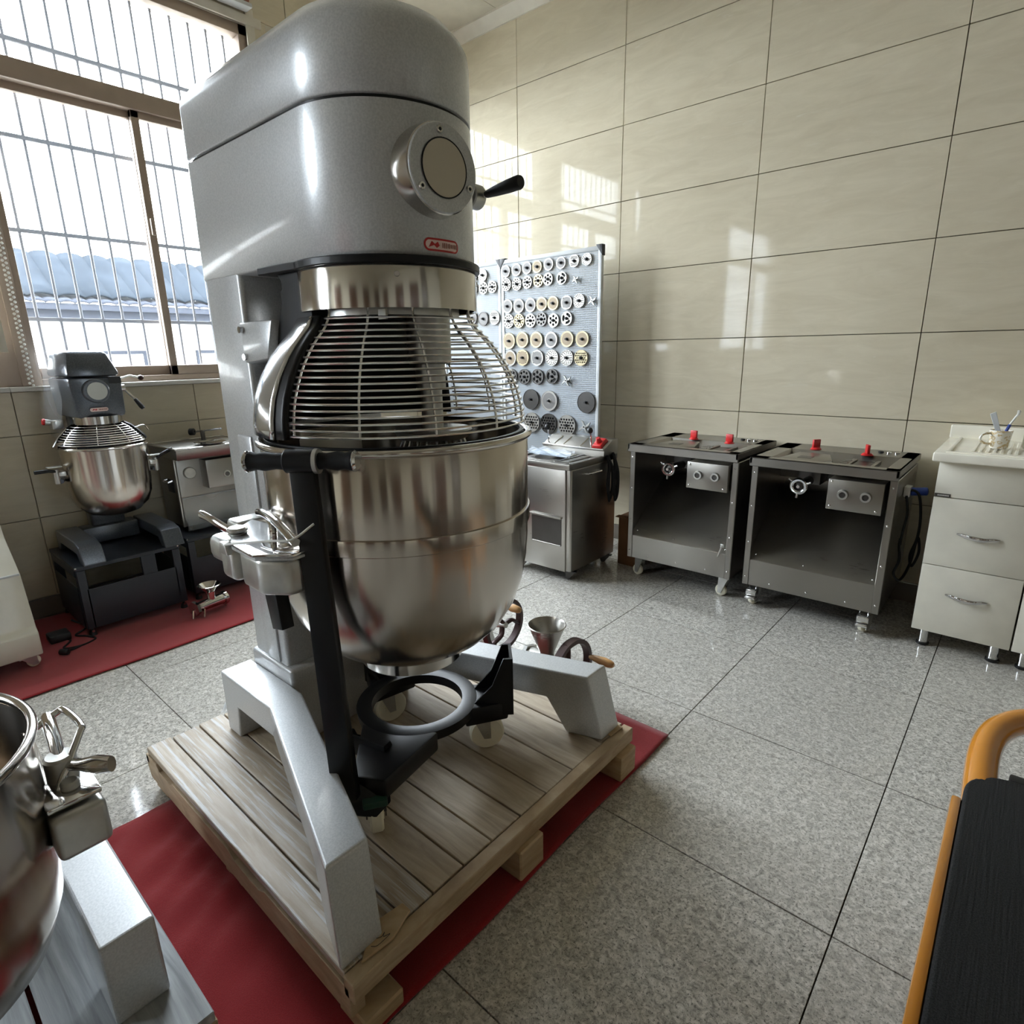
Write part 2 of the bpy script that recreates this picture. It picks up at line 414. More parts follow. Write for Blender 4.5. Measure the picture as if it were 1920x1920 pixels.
struct('baseboard_back', MB().box((XL, -.008, 0), (XR, .004, .097), .002, 1), 'skirt')
# left wall (plane x = XL) with window openings
GX[0] = XL
WZ0, WZ1 = 1.103, 2.993
ys = sorted(WINS, key=lambda q: q[0])
wl = struct('wall_left'); 
def lw(y0, y1, z0, z1, n='masonry', mat='wallp'): obj(n, MB().box((-.24, y0, z0), (-.012, y1, z1)), mat, wl, smooth=False)
lw(YF-.2, .2, -.12, WZ0); lw(YF-.2, .2, WZ1, CZ+.1)
prev = YF-.2
for (a, b, c, d) in ys: lw(prev, a, WZ0, WZ1); prev = b
lw(prev, .2, WZ0, WZ1)
YJ = [-2.796+.8044*k for k in range(4, -7, -1)]
YJ = [0.0]+[y for y in YJ if y < -.03]
for k in range(1, len(ZJ)-1):
    z0, z1 = ZJ[k], min(ZJ[k+1], CZ-.06)
    for a, b in zip(YJ, YJ[1:]):
        segs = [(b, a)]
        parts = []
        if z1 <= WZ0+.001 or z0 >= WZ1: parts = [(b, a, z0, z1)]
        else:
            zz0, zz1 = z0, z1
            if z0 < WZ0: parts.append((b, a, z0, WZ0-.001)); zz0 = WZ0
            if z1 > WZ1: parts.append((b, a, WZ1+.04, z1)); zz1 = WZ1+.04
            lo = b
            cuts = [b]
            s_ = [(b, a)]
            for (wa, wb_, _, _) in ys:
                ns = []
                for (p, q) in s_:
                    if wb_ <= p or wa >= q: ns.append((p, q))
                    else:
                        if p < wa: ns.append((p, wa))
                        if q > wb_: ns.append((wb_, q))
                s_ = ns
            parts += [(p, q, zz0, zz1) for p, q in s_]
        for p in parts: wtile(wl, 'left', *p)
lb = struct('baseboard_left', MB().box((-.004, YF, 0), (.008, 0, .097), .002, 1), 'skirt')
# front and right walls (behind / beside the camera)
GX[0] = 0.0
struct('wall_front', MB().box((-.44, YF-.2, -.1), (XR+.24, YF, CZ+.1)), 'wallp')
for k, (a, b) in enumerate(((.6, 1.5), (2.6, 3.5), (4.3, 5.2), (6.0, 6.9))):  # unseen doors, added to give the steel bowl dark upright streaks to reflect
    d_ = struct('door_%d' % (k+4)); obj('door_leaf', MB().box((a, YF, 0), (b, YF+.04, 2.5), .005), 'doorwood', d_); obj('door_frame', MB().box((a-.08, YF, 0), (a, YF+.06, 2.58), .004).box((b, YF, 0), (b+.08, YF+.06, 2.58), .004).box((a-.08, YF, 2.5), (b+.08, YF+.06, 2.58), .004), 'trim', d_); obj('door_handle', MB().cyl((b-.1, YF+.04, 1.0), (b-.1, YF+.09, 1.0), .02, n=16), 'chrome', d_)  # whole door is added and unseen, frame and handle too
for k, y in enumerate((-7.2, -5.2, -3.6)):  # more unseen doors added on the right wall for the bowl's reflected streaks
    d_ = struct('door_%d' % (k+1)); obj('door_leaf', MB().box((XR-.04, y, 0), (XR, y+.95, 2.5), .005), 'doorwood', d_); obj('door_frame', MB().box((XR-.06, y-.08, 0), (XR, y, 2.58), .004).box((XR-.06, y+.95, 0), (XR, y+1.03, 2.58), .004).box((XR-.06, y-.08, 2.5), (XR, y+1.03, 2.58), .004), 'trim', d_); obj('door_handle', MB().cyl((XR-.09, y+.1, 1.0), (XR-.04, y+.1, 1.0), .02, n=16), 'chrome', d_)  # whole door is added and unseen, frame and handle too
struct('trim_7', MB().box((XR-.18, -2.3, 0), (XR, -1.7, CZ), .004), 'skirt')  # unseen pillar, added as another vertical streak in the bowl's reflection
struct('wall_right', MB().box((XR, YF-.2, -.1), (XR+.24, .2, CZ+.1)), 'wallp')
# ceiling with boards
ce = struct('ceiling', MB().box((-.44, YF-.2, CZ+.012), (XR+.24, .2, CZ+.12)), 'grout')
for i in range(12):
    for j in range(14):
        x0 = XL+.6*i; y1 = -.0-.6*j
        if x0 > 6.8 or y1 < YF+.1: continue
        obj('ceiling_panel', MB().box((x0+.002, max(y1-.598, YF), CZ), (min(x0+.598, XR), y1-.002, CZ+.012)), 'ceil', ce, smooth=False)
def cornice(name, a, b, horiz):
    prof = [(0, -.075), (.012, -.075), (.018, -.055), (.05, -.022), (.058, -.012), (.058, 0), (0, 0)]
    if horiz == 'back': pts = [(a, -r, CZ+h) for r, h in prof]; d = (b-a, 0, 0)
    else: pts = [(r, a, CZ+h) for r, h in prof]; d = (0, b-a, 0)
    struct(name, MB().prism(pts, d), 'trim')
cornice('trim_1', XL, XR, 'back')
GX[0] = XL
cornice('trim_2', YF, 0.0, 'left')
struct('trim_3', MB().cyl((.006-XL, -.004, .1), (.006-XL, -.004, 3.27), .008, n=8), 'whitem')
# ------------------------------------------------ windows in the left wall
def window(n, y0, y1, mull, muntins=()):
    r = struct('window_%d' % n)
    z0, z1 = WZ0, WZ1
    obj('window_sill', MB().box((-.24, y0-.0, z0-.0), (.035, y1, z0+.022), .004), 'sill', r)
    fz0 = z0+.022
    f = MB(); t = .052; xa, xb = -.10, -.02
    f.box((xa, y0, fz0), (xb, y0+t, z1), .004).box((xa, y1-t, fz0), (xb, y1, z1), .004)
    f.box((xa, y0, z1-t), (xb, y1, z1), .004).box((xa, y0, fz0), (xb, y1, fz0+.03), .004)
    obj('window_frame', f, 'alu', r)
    obj('transom', MB().box((xa-.005, y0+.02, 2.432), (xb+.01, y1-.02, 2.516), .004), 'alu', r)
    g = MB(); g.box((-.062, y0+t, 2.514), (-.058, y1-t, z1-t)); obj('upper_pane', g, 'glass', r, smooth=False)
    s = .05
    for k, (a, b, xx) in enumerate(((y0+t-.012, mull+.018, -.088), (mull-.018, y1-t+.012, -.055))):
        m = MB(); zb = fz0+.03; zt = 2.434
        m.box((xx, a, zb), (xx+.028, a+s*.75, zt), .003).box((xx, b-s*.75, zb), (xx+.028, b, zt), .003)
        m.box((xx, a, zb), (xx+.028, b, zb+.05), .003).box((xx, a, zt-.035), (xx+.028, b, zt), .003)
        so = obj('sash', m, 'alu', r)
        obj('pane', MB().box((xx+.012, a+.03, zb+.03), (xx+.016, b-.03, zt-.02)), 'glass', so, smooth=False)
        obj('sash_latch', MB().box((xx+.028, (b-.03 if k == 0 else a+.01), 1.86), (xx+.045, (b-.012 if k == 0 else a+.03), 1.94), .004), 'alu', so)
    return r
window(1, -1.317, -.19, -.727); window(2, -2.801, -1.422, -2.064); window(3, -4.191, -2.801, -3.454); window(4, -7.60, -5.402, -6.5)
# wide post between window 2 and window 3
struct('trim_4', MB().box((-.018, -2.849, WZ0+.022), (.004, -2.67, 2.435), .003).box((.004, -2.749, WZ0+.022), (.012, -2.696, 2.435), .003), 'alu')
struct('trim_5', MB().box((-.0, -4.2, 2.99), (.014, -1.35, 3.035), .003), 'trim')
struct('trim_6', MB().box((0, -1.438, 1.16), (.012, -1.39, 3.07), .003), 'trim')
# roller blinds above the windows
def blind(y0, y1, drop, label):
    b = thing('roller_blind', label, 'blind', (.05, (y0+y1)/2, 3.09), 'rolled blinds over the barred windows')
    obj('head_rail', MB().box((.016, y0, 3.042), (.085, y1, 3.062), .003).box((.016, y0, 3.12), (.09, y1, 3.14), .003), 'whitem', b)
    obj('fabric_roll', MB().cyl((.052, y0+.01, 3.09), (.052, y1-.01, 3.09), .029, n=16), 'pinkrail', b)
    if drop: obj('blind_fabric', MB().box((.049, y0+.02, drop), (.052, y1-.02, 3.09)).box((.042, y0+.02, drop-.02), (.058, y1-.02, drop)), 'trim', b)
    return b
blind(-2.72, -1.43, 0, 'rolled up red brown blind with a white rail above the barred window')
blind(-4.18, -2.76, 1.30, 'lowered pale blind over the window at the left edge of the photo')
ch = MB(); 
for k in range(94):
    z = 1.13+k*.0205
    ch.sphere((.03, -2.712, z), .0062, u=8, v=5)
    ch.sphere((.03, -2.724, z+.01), .0062, u=8, v=5)
single('blind_chain', ch, 'white', 'white bead chain of the blind hanging in front of the window post', 'chain', (.03, -2.72, 1.12))
# ------------------------------------------------ security grille outside
def grille(y0, y1, label):
    g = thing('window_grille', label, 'window bars', (-.17, (y0+y1)/2, 1.1), 'galvanised grilles outside the windows')
    n = int((y1-y0)/.0875); ymid = -2.512
    k0 = math.ceil((y0-ymid)/.092); k1 = math.floor((y1-ymid)/.092)
    ysb = [ymid+.092*k for k in range(k0, k1+1)]
    for z in (1.436, 1.834, 2.238, 2.637, 2.985):
        obj('rail', MB().box((-.158, y0, z-.009), (-.142, y1, z+.009), .002), 'bars', g)
    for y in ysb:
        obj('bar', MB().cyl((-.15, y, 1.12), (-.15, y, 3.06), .0068, n=8), 'bars', g)
    kn = MB()
    for y in ysb:
        for z in (1.436, 1.834, 2.238, 2.637): kn.cyl((-.15, y, z-.03), (-.15, y, z), .003, .010, n=4, caps=False).cyl((-.15, y, z), (-.15, y, z+.03), .010, .003, n=4, caps=False)
    o = obj('knuckle', kn, 'bars', g, smooth=False); o['kind'] = 'stuff'
grille(-2.80, -1.42, 'grey galvanised grille of thin upright bars outside the large window')
grille(-1.31, -.19, 'grey galvanised grille outside the window hidden by the big mixer head')
grille(-4.19, -2.81, 'grey galvanised grille outside the window at the left edge')
grille(-7.6, -5.4, 'grey galvanised grille outside the far window, seen mirrored in the wall tiles')
GX[0] = 0.0
# ------------------------------------------------ neighbouring building
nb = thing('neighbour_building', 'white low building with wavy slate blue roof seen through the window bars', 'building', (-6.6, -1, -1))
obj('wall', MB().box((-9, -9, -1), (-6.6, 9, 1.75)), 'extw', nb, smooth=False)
for k in range(8):
    y = -5.0+k*1.4
    f = obj('window', MB().box((-6.6, y, .75), (-6.56, y+.7, 1.35)), 'eave', nb, smooth=False)
    obj('pane', MB().box((-6.58, y+.06, .8), (-6.55, y+.64, 1.3)), 'extw', f, smooth=False)
def wave(x0, z0, x1, z1, amp, pitch, ya=-9, yb=9, hump=0):
    mb = MB(); n = int((yb-ya)/pitch*8)
    for (dx, dz) in ((0, 0),):
        mb.grid(lambda u, v: Vector((x0+(x1-x0)*v, ya+(yb-ya)*u, z0+(z1-z0)*v+amp*abs(math.sin(PI*(ya+(yb-ya)*u)/pitch))**.7)), n, 6)
    return mb
obj('roof', wave(-5.95, 2.0, -6.9, 2.60, .04, .30), 'roof', nb, thick=.03)
obj('lower_roof', wave(-5.85, 1.93, -6.35, 2.04, .02, .15), 'eave', nb, thick=.03)
obj('gutter', MB().box((-5.98, -9, 1.84), (-5.88, 9, 1.92), .01), 'eave', nb)
obj('fascia', MB().box((-6.5, -9, 1.75), (-6.0, 9, 1.86)), 'eave', nb, smooth=False)
o = single('outside_ground', MB().box((-30, -40, -1.2), (-.5, 30, -1.0)), 'ground', 'pale concrete yard outside the window', 'ground', (-5, 0, -1)); 
del o['category']; del o['label']; o['kind'] = 'structure'
# ------------------------------------------------ carpets
def carpet(name, x0, x1, y0, y1, label, amp, bul=.0):
    rnd = random.Random(3)
    ph = [(rnd.uniform(0, 6), rnd.uniform(10, 26), rnd.uniform(-.6, .6)) for _ in range(7)]
    def P(u, v):
        x = x0+(x1-x0)*u; y = y0+(y1-y0)*v
        m_ = max(0, 1-abs(y-(-3.0))/.55)*max(0, min(1, (2.6-x)*2)) if bul else .15
        h = (math.sin(58*x+31*y+1.7*math.sin(9*x+4*y))+.6*math.sin(37*x-22*y+2)+.5*math.sin(83*x+60*y+3*math.sin(5*x)))/2.1; h = .5+.5*h
        e = min(1, min(u, 1-u)*30)
        return Vector((x+ (.004*math.sin(y*9)), y, .006+amp*m_*abs(h)*1.8*(.3+.7*e)))
    mb = MB().grid(P, 60, 160)
    o = single(name, mb, 'carpet', label, 'carpet', ((x0+x1)/2, (y0+y1)/2, 0), ang=60, thick=.004)
    return o
carpet('carpet_runner', 1.70, 2.655, -6.4, -1.757, 'wrinkled red carpet runner laid under the big mixer pallet', .011, 1)
carpet('carpet_runner', -.14, .695, -6.5, -1.2, 'red carpet runner along the window wall under the small mixer stand', .006)
# ================================================================== BIG MIXER
PZ = .14           # top of the pallet
pl = thing('pallet', 'wide wooden pallet of dusty planks under the big grey mixer', 'pallet', (2.11, -2.465, 0))
yj = [-1.967, -2.085, -2.235, -2.352, -2.455, -2.557, -2.648, -2.739, -2.815, -2.893, -2.962]
for a, b in zip(yj, yj[1:]):
    st = a < -2.70
    mb = MB().box((1.588+random.uniform(0, .008), b+.0022, PZ-.02), (2.603+random.uniform(-.004, .002), a-.0022, PZ-random.uniform(0, .0015)), .0016, 1)
    obj('plank', mb, 'plankw' if st else 'plank', pl)
obj('edge_board', MB().box((2.604, -2.964, .092), (2.636, -1.965, PZ-.002), .002, 1), 'stringer', pl)
obj('edge_board', MB().box((1.584, -2.964, .092), (1.605, -1.965, PZ-.021), .002, 1), 'stringer', pl)
for x in (1.64, 2.0, 2.35): obj('edge_board', MB().box((x, -2.94, .095), (x+.09, -1.99, PZ-.0205), .002, 1), 'stringer', pl)
side = [(1.60, -2.964, .045), (2.62, -2.964, .045), (2.62, -2.964, .115), (2.30, -2.964, .115), (2.27, -2.964, .10), (2.15, -2.964, .10), (2.12, -2.964, .115), (1.78, -2.964, .115), (1.76, -2.964, .10), (1.68, -2.964, .10), (1.66, -2.964, .118), (1.585, -2.964, .118), (1.585, -2.964, .08)]
obj('side_stringer', MB().prism(side, (0, .032, 0), .0015, 1), 'stringer', pl)
obj('side_stringer', MB().box((1.6, -2.0, .045), (2.60, -1.968, .095), .002, 1), 'stringer', pl)
for x in (1.60, 2.06, 2.56):
    for y in (-2.955, -2.51, -2.06): obj('block', MB().box((x, y, .009), (x+.09, y+.09, .093 if -2.9 < y < -2.1 else .046), .004, 1) if x < 2.5 or y < -2.1 else MB().box((x, y, .009), (x+.095, y+.085, .091), .006, 2), 'stringer', pl)
mx = thing('planetary_mixer', 'tall silver grey floor planetary mixer standing on a wooden pallet', 'mixer', (2.2, -2.46, PZ))
YC = -2.457; XB = 2.225
# splayed base legs
def base_leg(sg, xf=2.60, sl=.045, zt=.337, ycx=-2.475, x_back=1.685, x_knee=1.985, yin=.19, yout=.285, ysp=.489, dx=0):
    # side arch profile swept; built as three boxes (rear foot, beam, front foot) in one mesh
    def Y(x, w):   # centre line offset
        o0 = (yin+yout)/2 if w is None else w
        t = 0 if x <= x_knee else (x-x_knee)/(xf-x_knee)
        return o0+t*(ysp-yout)
    mb = MB()
    prof = [(x_back, PZ), (x_back-.0, zt), (xf-.045, zt), (xf, PZ), (xf-.105, PZ), (xf-.165, PZ+.10), (x_knee, PZ+.105), (x_back+.10, PZ+.10), (x_back+.075, PZ)]
    # slice profile at knee: build columns
    xs = [x_back, x_back+.075, x_back+.10, x_knee, xf-.165, xf-.105, xf-.045, xf]
    def top(x): return zt if x <= xf-.045 else zt-(x-(xf-.045))/.045*(zt-PZ)
    def bot(x):
        if x <= x_back+.075 or x >= xf-.105: return PZ
        if x < x_back+.10: return PZ+.10
        if x <= xf-.165: return PZ+.105
        return PZ+.105*(1-(x-(xf-.165))/.06)
    bm = mb.bm
    loopT = [x_back, x_knee, xf-.045, xf]
    loopB = [xf-.105, xf-.165, x_knee, x_back+.10, x_back+.075]
    pts = [(x_back, PZ), (x_back, zt), (x_knee, zt), (xf-sl, zt), (xf, PZ), (xf-.105, PZ), (xf-.165, PZ+.105), (x_knee, PZ+.105), (x_back+.09, PZ+.105), (x_back+.075, PZ)]
    I = [bm.verts.new((x, ycx+sg*Y(x, yin), z)) for x, z in pts]; O = [bm.verts.new((x, ycx+sg*Y(x, yout), z)) for x, z in pts]
    n = len(pts); fs = []
    quads = [(0, 1, 8, 9), (1, 2, 7, 8), (2, 3, 6, 7), (3, 4, 5, 6)]
    for q in quads:
        fs.append(bm.faces.new([I[i] for i in q])); fs.append(bm.faces.new([O[i] for i in q]))
    for i in range(n): fs.append(bm.faces.new((I[i], I[(i+1) % n], O[(i+1) % n], O[i])))
    bmesh.ops.recalc_face_normals(bm, faces=fs)
    es = [e for e in bm.edges if e.calc_face_angle(0) > rad(20)]
    bmesh.ops.bevel(bm, geom=es, offset=.006, segments=3, profile=.5, affect='EDGES', clamp_overlap=True)
    return mb
obj('base_leg', base_leg(-1), 'paint', mx, ang=11); obj('base_leg', base_leg(1), 'paint', mx, ang=11)
obj('plinth', MB().box((1.70, -2.665, PZ), (1.935, -2.255, .383), .012, 3), 'paint', mx)
# column : box section body with rounded front, full height
obj('column', MB().box((1.712, -2.655, .37), (1.905, -2.262, 1.60), .012, 3), 'paint', mx)
obj('lift_housing', MB().box((1.79, -2.662, .384), (1.868, -2.255, 1.043), .006, 2), 'paint', mx)
obj('slideway', MB().box((1.90, -2.57, .45), (1.925, -2.34, 1.03), .004, 2), 'steel', mx)
# head : stadium outline
def stad(r, xb, z, n=28, cx=XB, cy=YC):
    p = [(xb, cy-r, z)]+[(cx+r*math.cos(a), cy+r*math.sin(a), z) for a in [(-PI/2)+PI*i/n for i in range(n+1)]]+[(xb, cy+r, z)]
    return p
def stadium(levels, xb, mat, name, n=32, rc=.02):
    bm = bmesh.new(); R = []
    for r, z, dx in levels:
        pts = [(XB+r*math.cos(a), YC+r*math.sin(a), z) for a in [(-PI/2)+PI*i/n for i in range(n+1)]]
        # rounded rear corners
        xr = xb-dx+ (0); k = 4
        back = [(xr+rc-rc*math.sin(b), YC+r-rc+rc*math.cos(b), z) for b in [PI/2*i/k for i in range(k+1)]]+[(xr+rc-rc*math.cos(b), YC-r+rc-rc*math.sin(b), z) for b in [PI/2*i/k for i in range(k+1)]]
        R.append([bm.verts.new(p) for p in pts+back])
    m_ = len(R[0])
    for a, b in zip(R, R[1:]):
        for i in range(m_): bm.faces.new((a[i], a[(i+1) % m_], b[(i+1) % m_], b[i]))
    bm.faces.new(R[0][::-1]); bm.faces.new(R[-1])
    q = MB(); q.bm.free(); q.bm = bm; return obj(name, q, mat, mx, ang=50)
stadium([(.196, 1.434, 0), (.2, 1.438, 0), (.2, 1.708, 0)], 1.70, 'paint', 'head')
stadium([(.192, 1.706, 0), (.192, 1.718, 0)], 1.712, 'black', 'head_seam')
stadium([(.197, 1.716, 0), (.2, 1.719, 0), (.2005, 1.83, 0), (.198, 1.845, -.002), (.19, 1.858, -.008), (.17, 1.88, -.03), (.10, 1.905, -.1), (.03, 1.912, -.17)], 1.70, 'paint', 'head_cap')
obj('back_cover', MB().box((1.700, -2.64, 1.03), (1.716, -2.275, 1.44), .003), 'paint', mx)
# black gasket plate under the head and the black neck behind the ring
gk = MB(); bm = gk.bm
pts = [(XB+.212*math.cos(a), YC+.212*math.sin(a), 1.420) for a in [(-PI/2-.25)+(PI+.5)*i/30 for i in range(31)]]+[(2.03, YC+.215, 1.42), (2.03, YC-.215, 1.42)]
gk.prism(pts, (0, 0, .016), .002, 1); obj('gasket_plate', gk, 'black', mx)
obj('guard_neck', MB().prism([(2.07, -2.648, 1.42), (2.085, -2.648, 1.405), (2.085, -2.648, 1.388), (2.075, -2.648, 1.385), (2.078, -2.648, 1.36), (2.03, -2.648, 1.27), (2.03, -2.648, 1.22), (2.20, -2.648, 1.22), (2.20, -2.648, 1.42)], (0, .38, 0), .004), 'blackr', mx)
obj('splash_ring', MB().lathe([(.196, 1.338), (.203, 1.336), (.2035, 1.342), (.2035, 1.414), (.202, 1.419), (.196, 1.419)], (XB, YC, 0), 72, closed=True), 'ring', mx)
for a in (-33, -118, 50):
    c = (XB+.2035*math.cos(rad(a)), YC+.2035*math.sin(rad(a)), 1.40); d = Vector((math.cos(rad(a)), math.sin(rad(a)), 0))
    obj('screw', MB().cyl(Vector(c)-d*.002, Vector(c)+d*.003, .0065, .005, n=12), 'wire', mx)
# front hub boss with blank disc
bd = Vector((math.cos(rad(-7)), math.sin(rad(-7)), 0)); bc = Vector((XB, YC, 1.592))
bo = obj('hub_boss', MB().cyl(bc+bd*.17, bc+bd*.232, .088, .082, n=56, bev=.004), 'ring', mx, ang=30)
obj('hub_face', MB().cyl(bc+bd*.229, bc+bd*.235, .080, n=56, bev=.002), 'paint', bo)
obj('blank_disc', MB().cyl(bc+bd*.2345, bc+bd*.2375, .0515, n=48), 'facegrey', bo)
yv = Vector((-bd.y, bd.x, 0)); 
rg = [bc+bd*.2372+(yv*math.cos(t)+Vector((0, 0, 1))*math.sin(t))*.0525 for t in [2*PI*i/48 for i in range(48)]]
obj('disc_rim', MB().tube(rg, .0014, 6, closed=True), 'black', bo)
for a in (97, 215, 335):
    c = bc+(yv*math.cos(rad(a))+Vector((0, 0, 1))*math.sin(rad(a)))*.0665
    obj('screw', MB().cyl(c+bd*.2345, c+bd*.2385, .008, .0065, n=14), 'wire', bo)
    obj('screw_socket', MB().cyl(c+bd*.2385, c+bd*.2388, .0035, n=6), 'black', bo)
# speed lever on the far side
lv = obj('speed_lever', MB().cyl((2.30, -2.262, 1.607), (2.30, -2.225, 1.607), .028, n=24, bev=.003).tube([(2.30, -2.232, 1.607), (2.335, -2.232, 1.609)], .007), 'cast', mx)
obj('grip', MB().tube([(2.328, -2.232, 1.609), (2.335, -2.232, 1.609), (2.36, -2.232, 1.611), (2.40, -2.232, 1.614), (2.435, -2.232, 1.617), (2.44, -2.232, 1.617)], [.006, .0085, .0115, .0145, .0155, .013], 16), 'blackp', lv)
# red outlined badge low on the head front (lettering too blurred to read)
def wrap(u, z, r=.2): a = u/r; return Vector((XB+r*math.cos(a), YC+r*math.sin(a), z))
def pill(w, h, n=8): return [(w*sx+h*math.cos(t), h*math.sin(t)) for sx, a0 in ((1, -PI/2), (-1, PI/2)) for t in [a0+PI*i/n for i in range(n+1)]]
def badge(parent, cu, cz, w, h, wr_, fill='badge', rim='red'):
    for nm, k, mt, e in (('badge_rim', 1, rim, .0007), ('badge', .86, fill, .0012)):
        mb = MB(); bm = mb.bm; pp = pill(w-h, h); hh = h-(1-k)*h*2.2
        pp = pill(w-h, hh); vs = []
        # subdivide as strip for curvature
        N = 40; top = []; bot = []
        for i in range(N+1):
            x = -((w-h)+hh)*math.cos(PI*i/N); ex = max(0, abs(x)-(w-h)); dz = math.sqrt(max(0, hh*hh-ex*ex))
            top.append(bm.verts.new(wr_(cu+x, cz+dz+1e-5, e))); bot.append(bm.verts.new(wr_(cu+x, cz-dz-1e-5, e)))
        for i in range(N): bm.faces.new((bot[i], bot[i+1], top[i+1], top[i]))
        bb = obj(nm, mb, mt, parent); 
        if nm == 'badge_rim': base = bb
    mk = MB(); rn = random.Random(5); x = cu-w*.05
    while x < cu+w*.84:
        ww = rn.uniform(.0025, .0045)*w/.043; hh = h*rn.uniform(.28, .42)
        a = [wr_(x, cz-hh, .0017), wr_(x+ww*.7, cz-hh, .0017), wr_(x+ww*.7, cz+hh, .0017), wr_(x, cz+hh, .0017)]
        mk.bm.faces.new([mk.bm.verts.new(p) for p in a]); x += ww*1.15
    obj('blurred_lettering', mk, 'pinkrail', parent)
    mk = MB(); pt = [(-.78, -.45), (-.62, .5), (-.45, .1), (-.30, .5), (-.2, -.1), (-.36, -.5), (-.5, -.1)]
    mk.bm.faces.new([mk.bm.verts.new(wr_(cu+px*w, cz+py*h, .0017)) for px, py in pt]); obj('badge_mark', mk, 'red', parent)
badge(mx, -.010, 1.459, .046, .0125, lambda u, z, e: wrap(u, z, .2+e))
# ---- wire guard
gd = [(.19, 1.330), (.206, 1.30), (.236, 1.27), (.263, 1.235), (.283, 1.20), (.301, 1.155), (.310, 1.11), (.311, 1.083)]
def gr(z):
    for (r0, z0), (r1, z1) in zip(gd, gd[1:]):
        if z <= z0 and z >= z1: t = (z0-z)/(z0-z1); return r0+(r1-r0)*t
    return gd[-1][0] if z < 1.1 else gd[0][0]
NW = 19
A0, A1 = rad(-82), rad(110)
for k in range(NW):
    z = 1.318-(1.318-1.086)*k/(NW-1); r = gr(z)
    pts = [(XB+r*math.cos(a), YC+r*math.sin(a), z) for a in [A0+(A1-A0)*i/44 for i in range(45)]]
    obj('guard_wire', MB().tube(pts, .0024, 6), 'wire', mx)
for a in (-80.5, -52, -24, 5, 33, 60, 86, 108):
    a = rad(a); pts = [(XB+(r-.004)*math.cos(a), YC+(r-.004)*math.sin(a), z) for r, z in ([(.193, 1.345)]+gd)]
    obj('guard_rib', MB().tube(spline(pts, 3), .0026, 6), 'wire', mx)
def shell(a0, a1, dr, mat, name, n=14, th=.004, ext=0):
    prof = [(gr(z)+dr, z) for z in [1.322-(1.322-1.078)*i/12 for i in range(13)]]
    return obj(name, MB().lathe(prof, (XB, YC, 0), n, rad(a0), rad(a1)), mat, mx, thick=th)
shell(-150, -89, .012, 'panel', 'guard_side_panel', 24, .008)
shell(-90, -83, .004, 'black', 'guard_side_edge', 4, .012)
shell(112, 272, .0, 'blackr', 'guard_back_shell', 40, .004)
obj('guard_base_ring', MB().lathe([(.300, 1.058), (.309, 1.058), (.309, 1.066), (.300, 1.066)], (XB, YC, 0), 72, rad(-160), rad(200), closed=True), 'black', mx)
# switch box on the near side of the column
sb = obj('switch_box', MB().hexa([(1.915, -2.672, 1.228), (2.03, -2.672, 1.238), (2.03, -2.56, 1.238), (1.915, -2.56, 1.228), (1.90, -2.668, 1.325), (2.06, -2.668, 1.325), (2.06, -2.56, 1.325), (1.90, -2.56, 1.325)], .006), 'paint', mx)
obj('bolt', MB().cyl((1.918, -2.678, 1.307), (1.918, -2.666, 1.307), .008, n=12), 'chrome', sb); obj('bolt', MB().cyl((1.925, -2.678, 1.243), (1.925, -2.666, 1.243), .008, n=12), 'chrome', sb)
# planetary shaft, hub and beater seen inside the guard
sh = obj('planetary_head', MB().cyl((XB, YC, 1.325), (XB, YC, 1.38), .16, n=40).cyl((2.29, -2.40, 1.22), (2.29, -2.40, 1.33), .052, n=24, bev=.004).cyl((2.29, -2.40, 1.16), (2.29, -2.40, 1.23), .036, n=20).cyl((2.29, -2.40, 1.05), (2.29, -2.40, 1.17), .026, n=20), 'cast', mx)
obj('beater_collar', MB().cyl((2.29, -2.40, 1.045), (2.29, -2.40, 1.068), .088, .096, n=36, bev=.004), 'cast', mx)
bt = MB()
for k in range(10):
    a = PI*k/10; c, s_ = math.cos(a), math.sin(a)
    bt.tube(spline([(2.29+.07*c, -2.40+.07*s_, 1.05), (2.29+.12*c, -2.40+.12*s_, .92), (2.29+.11*c, -2.40+.11*s_, .72), (2.29, -2.40, .60), (2.29-.11*c, -2.40-.11*s_, .72), (2.29-.12*c, -2.40-.12*s_, .92), (2.29-.07*c, -2.40-.07*s_, 1.05)], 5), .003, 6)
obj('whisk_wires', bt, 'wire', mx)
obj('indicator_tag', MB().box((2.335, -2.575, 1.315), (2.36, -2.57, 1.335)).box((2.27, -2.59, 1.32), (2.29, -2.585, 1.335)), 'counter', mx)
# bowl lift arms (yoke) with clamps on the near side
def P(x, y, z): return Vector((x, y, z))
ym = MB()
ym.box((1.93, -2.83, .765), (2.06, -2.72, .83), .02, 3).box((1.88, -2.76, .765), (1.95, -2.34, .845), .012, 3)
obj('lift_arm', ym, 'cast', mx)
obj('clamp_casting', MB().box((2.068, -2.860, .762), (2.136, -2.795, .838), .016, 4), 'cast', mx)
obj('clamp_casting', MB().prism([(2.11, -2.80, .772), (2.13, -2.835, .772), (2.19, -2.866, .772), (2.275, -2.870, .772), (2.325, -2.835, .772), (2.33, -2.785, .772), (2.14, -2.755, .772)], (0, 0, .080), .012, 3), 'cast', mx)
obj('clamp_plate', MB().prism([(2.00, -2.745, .853), (2.045, -2.80, .853), (2.095, -2.842, .853), (2.18, -2.876, .853), (2.285, -2.88, .853), (2.345, -2.83, .853), (2.34, -2.79, .853), (2.10, -2.735, .853)], (0, 0, .008), .003, 2), 'paint', mx)
obj('plate_rim', MB().prism([(2.16, -2.874, .861), (2.285, -2.884, .861), (2.348, -2.832, .861), (2.34, -2.79, .861), (2.25, -2.80, .861)], (0, 0, .006), .002, 2), 'chrome', mx)
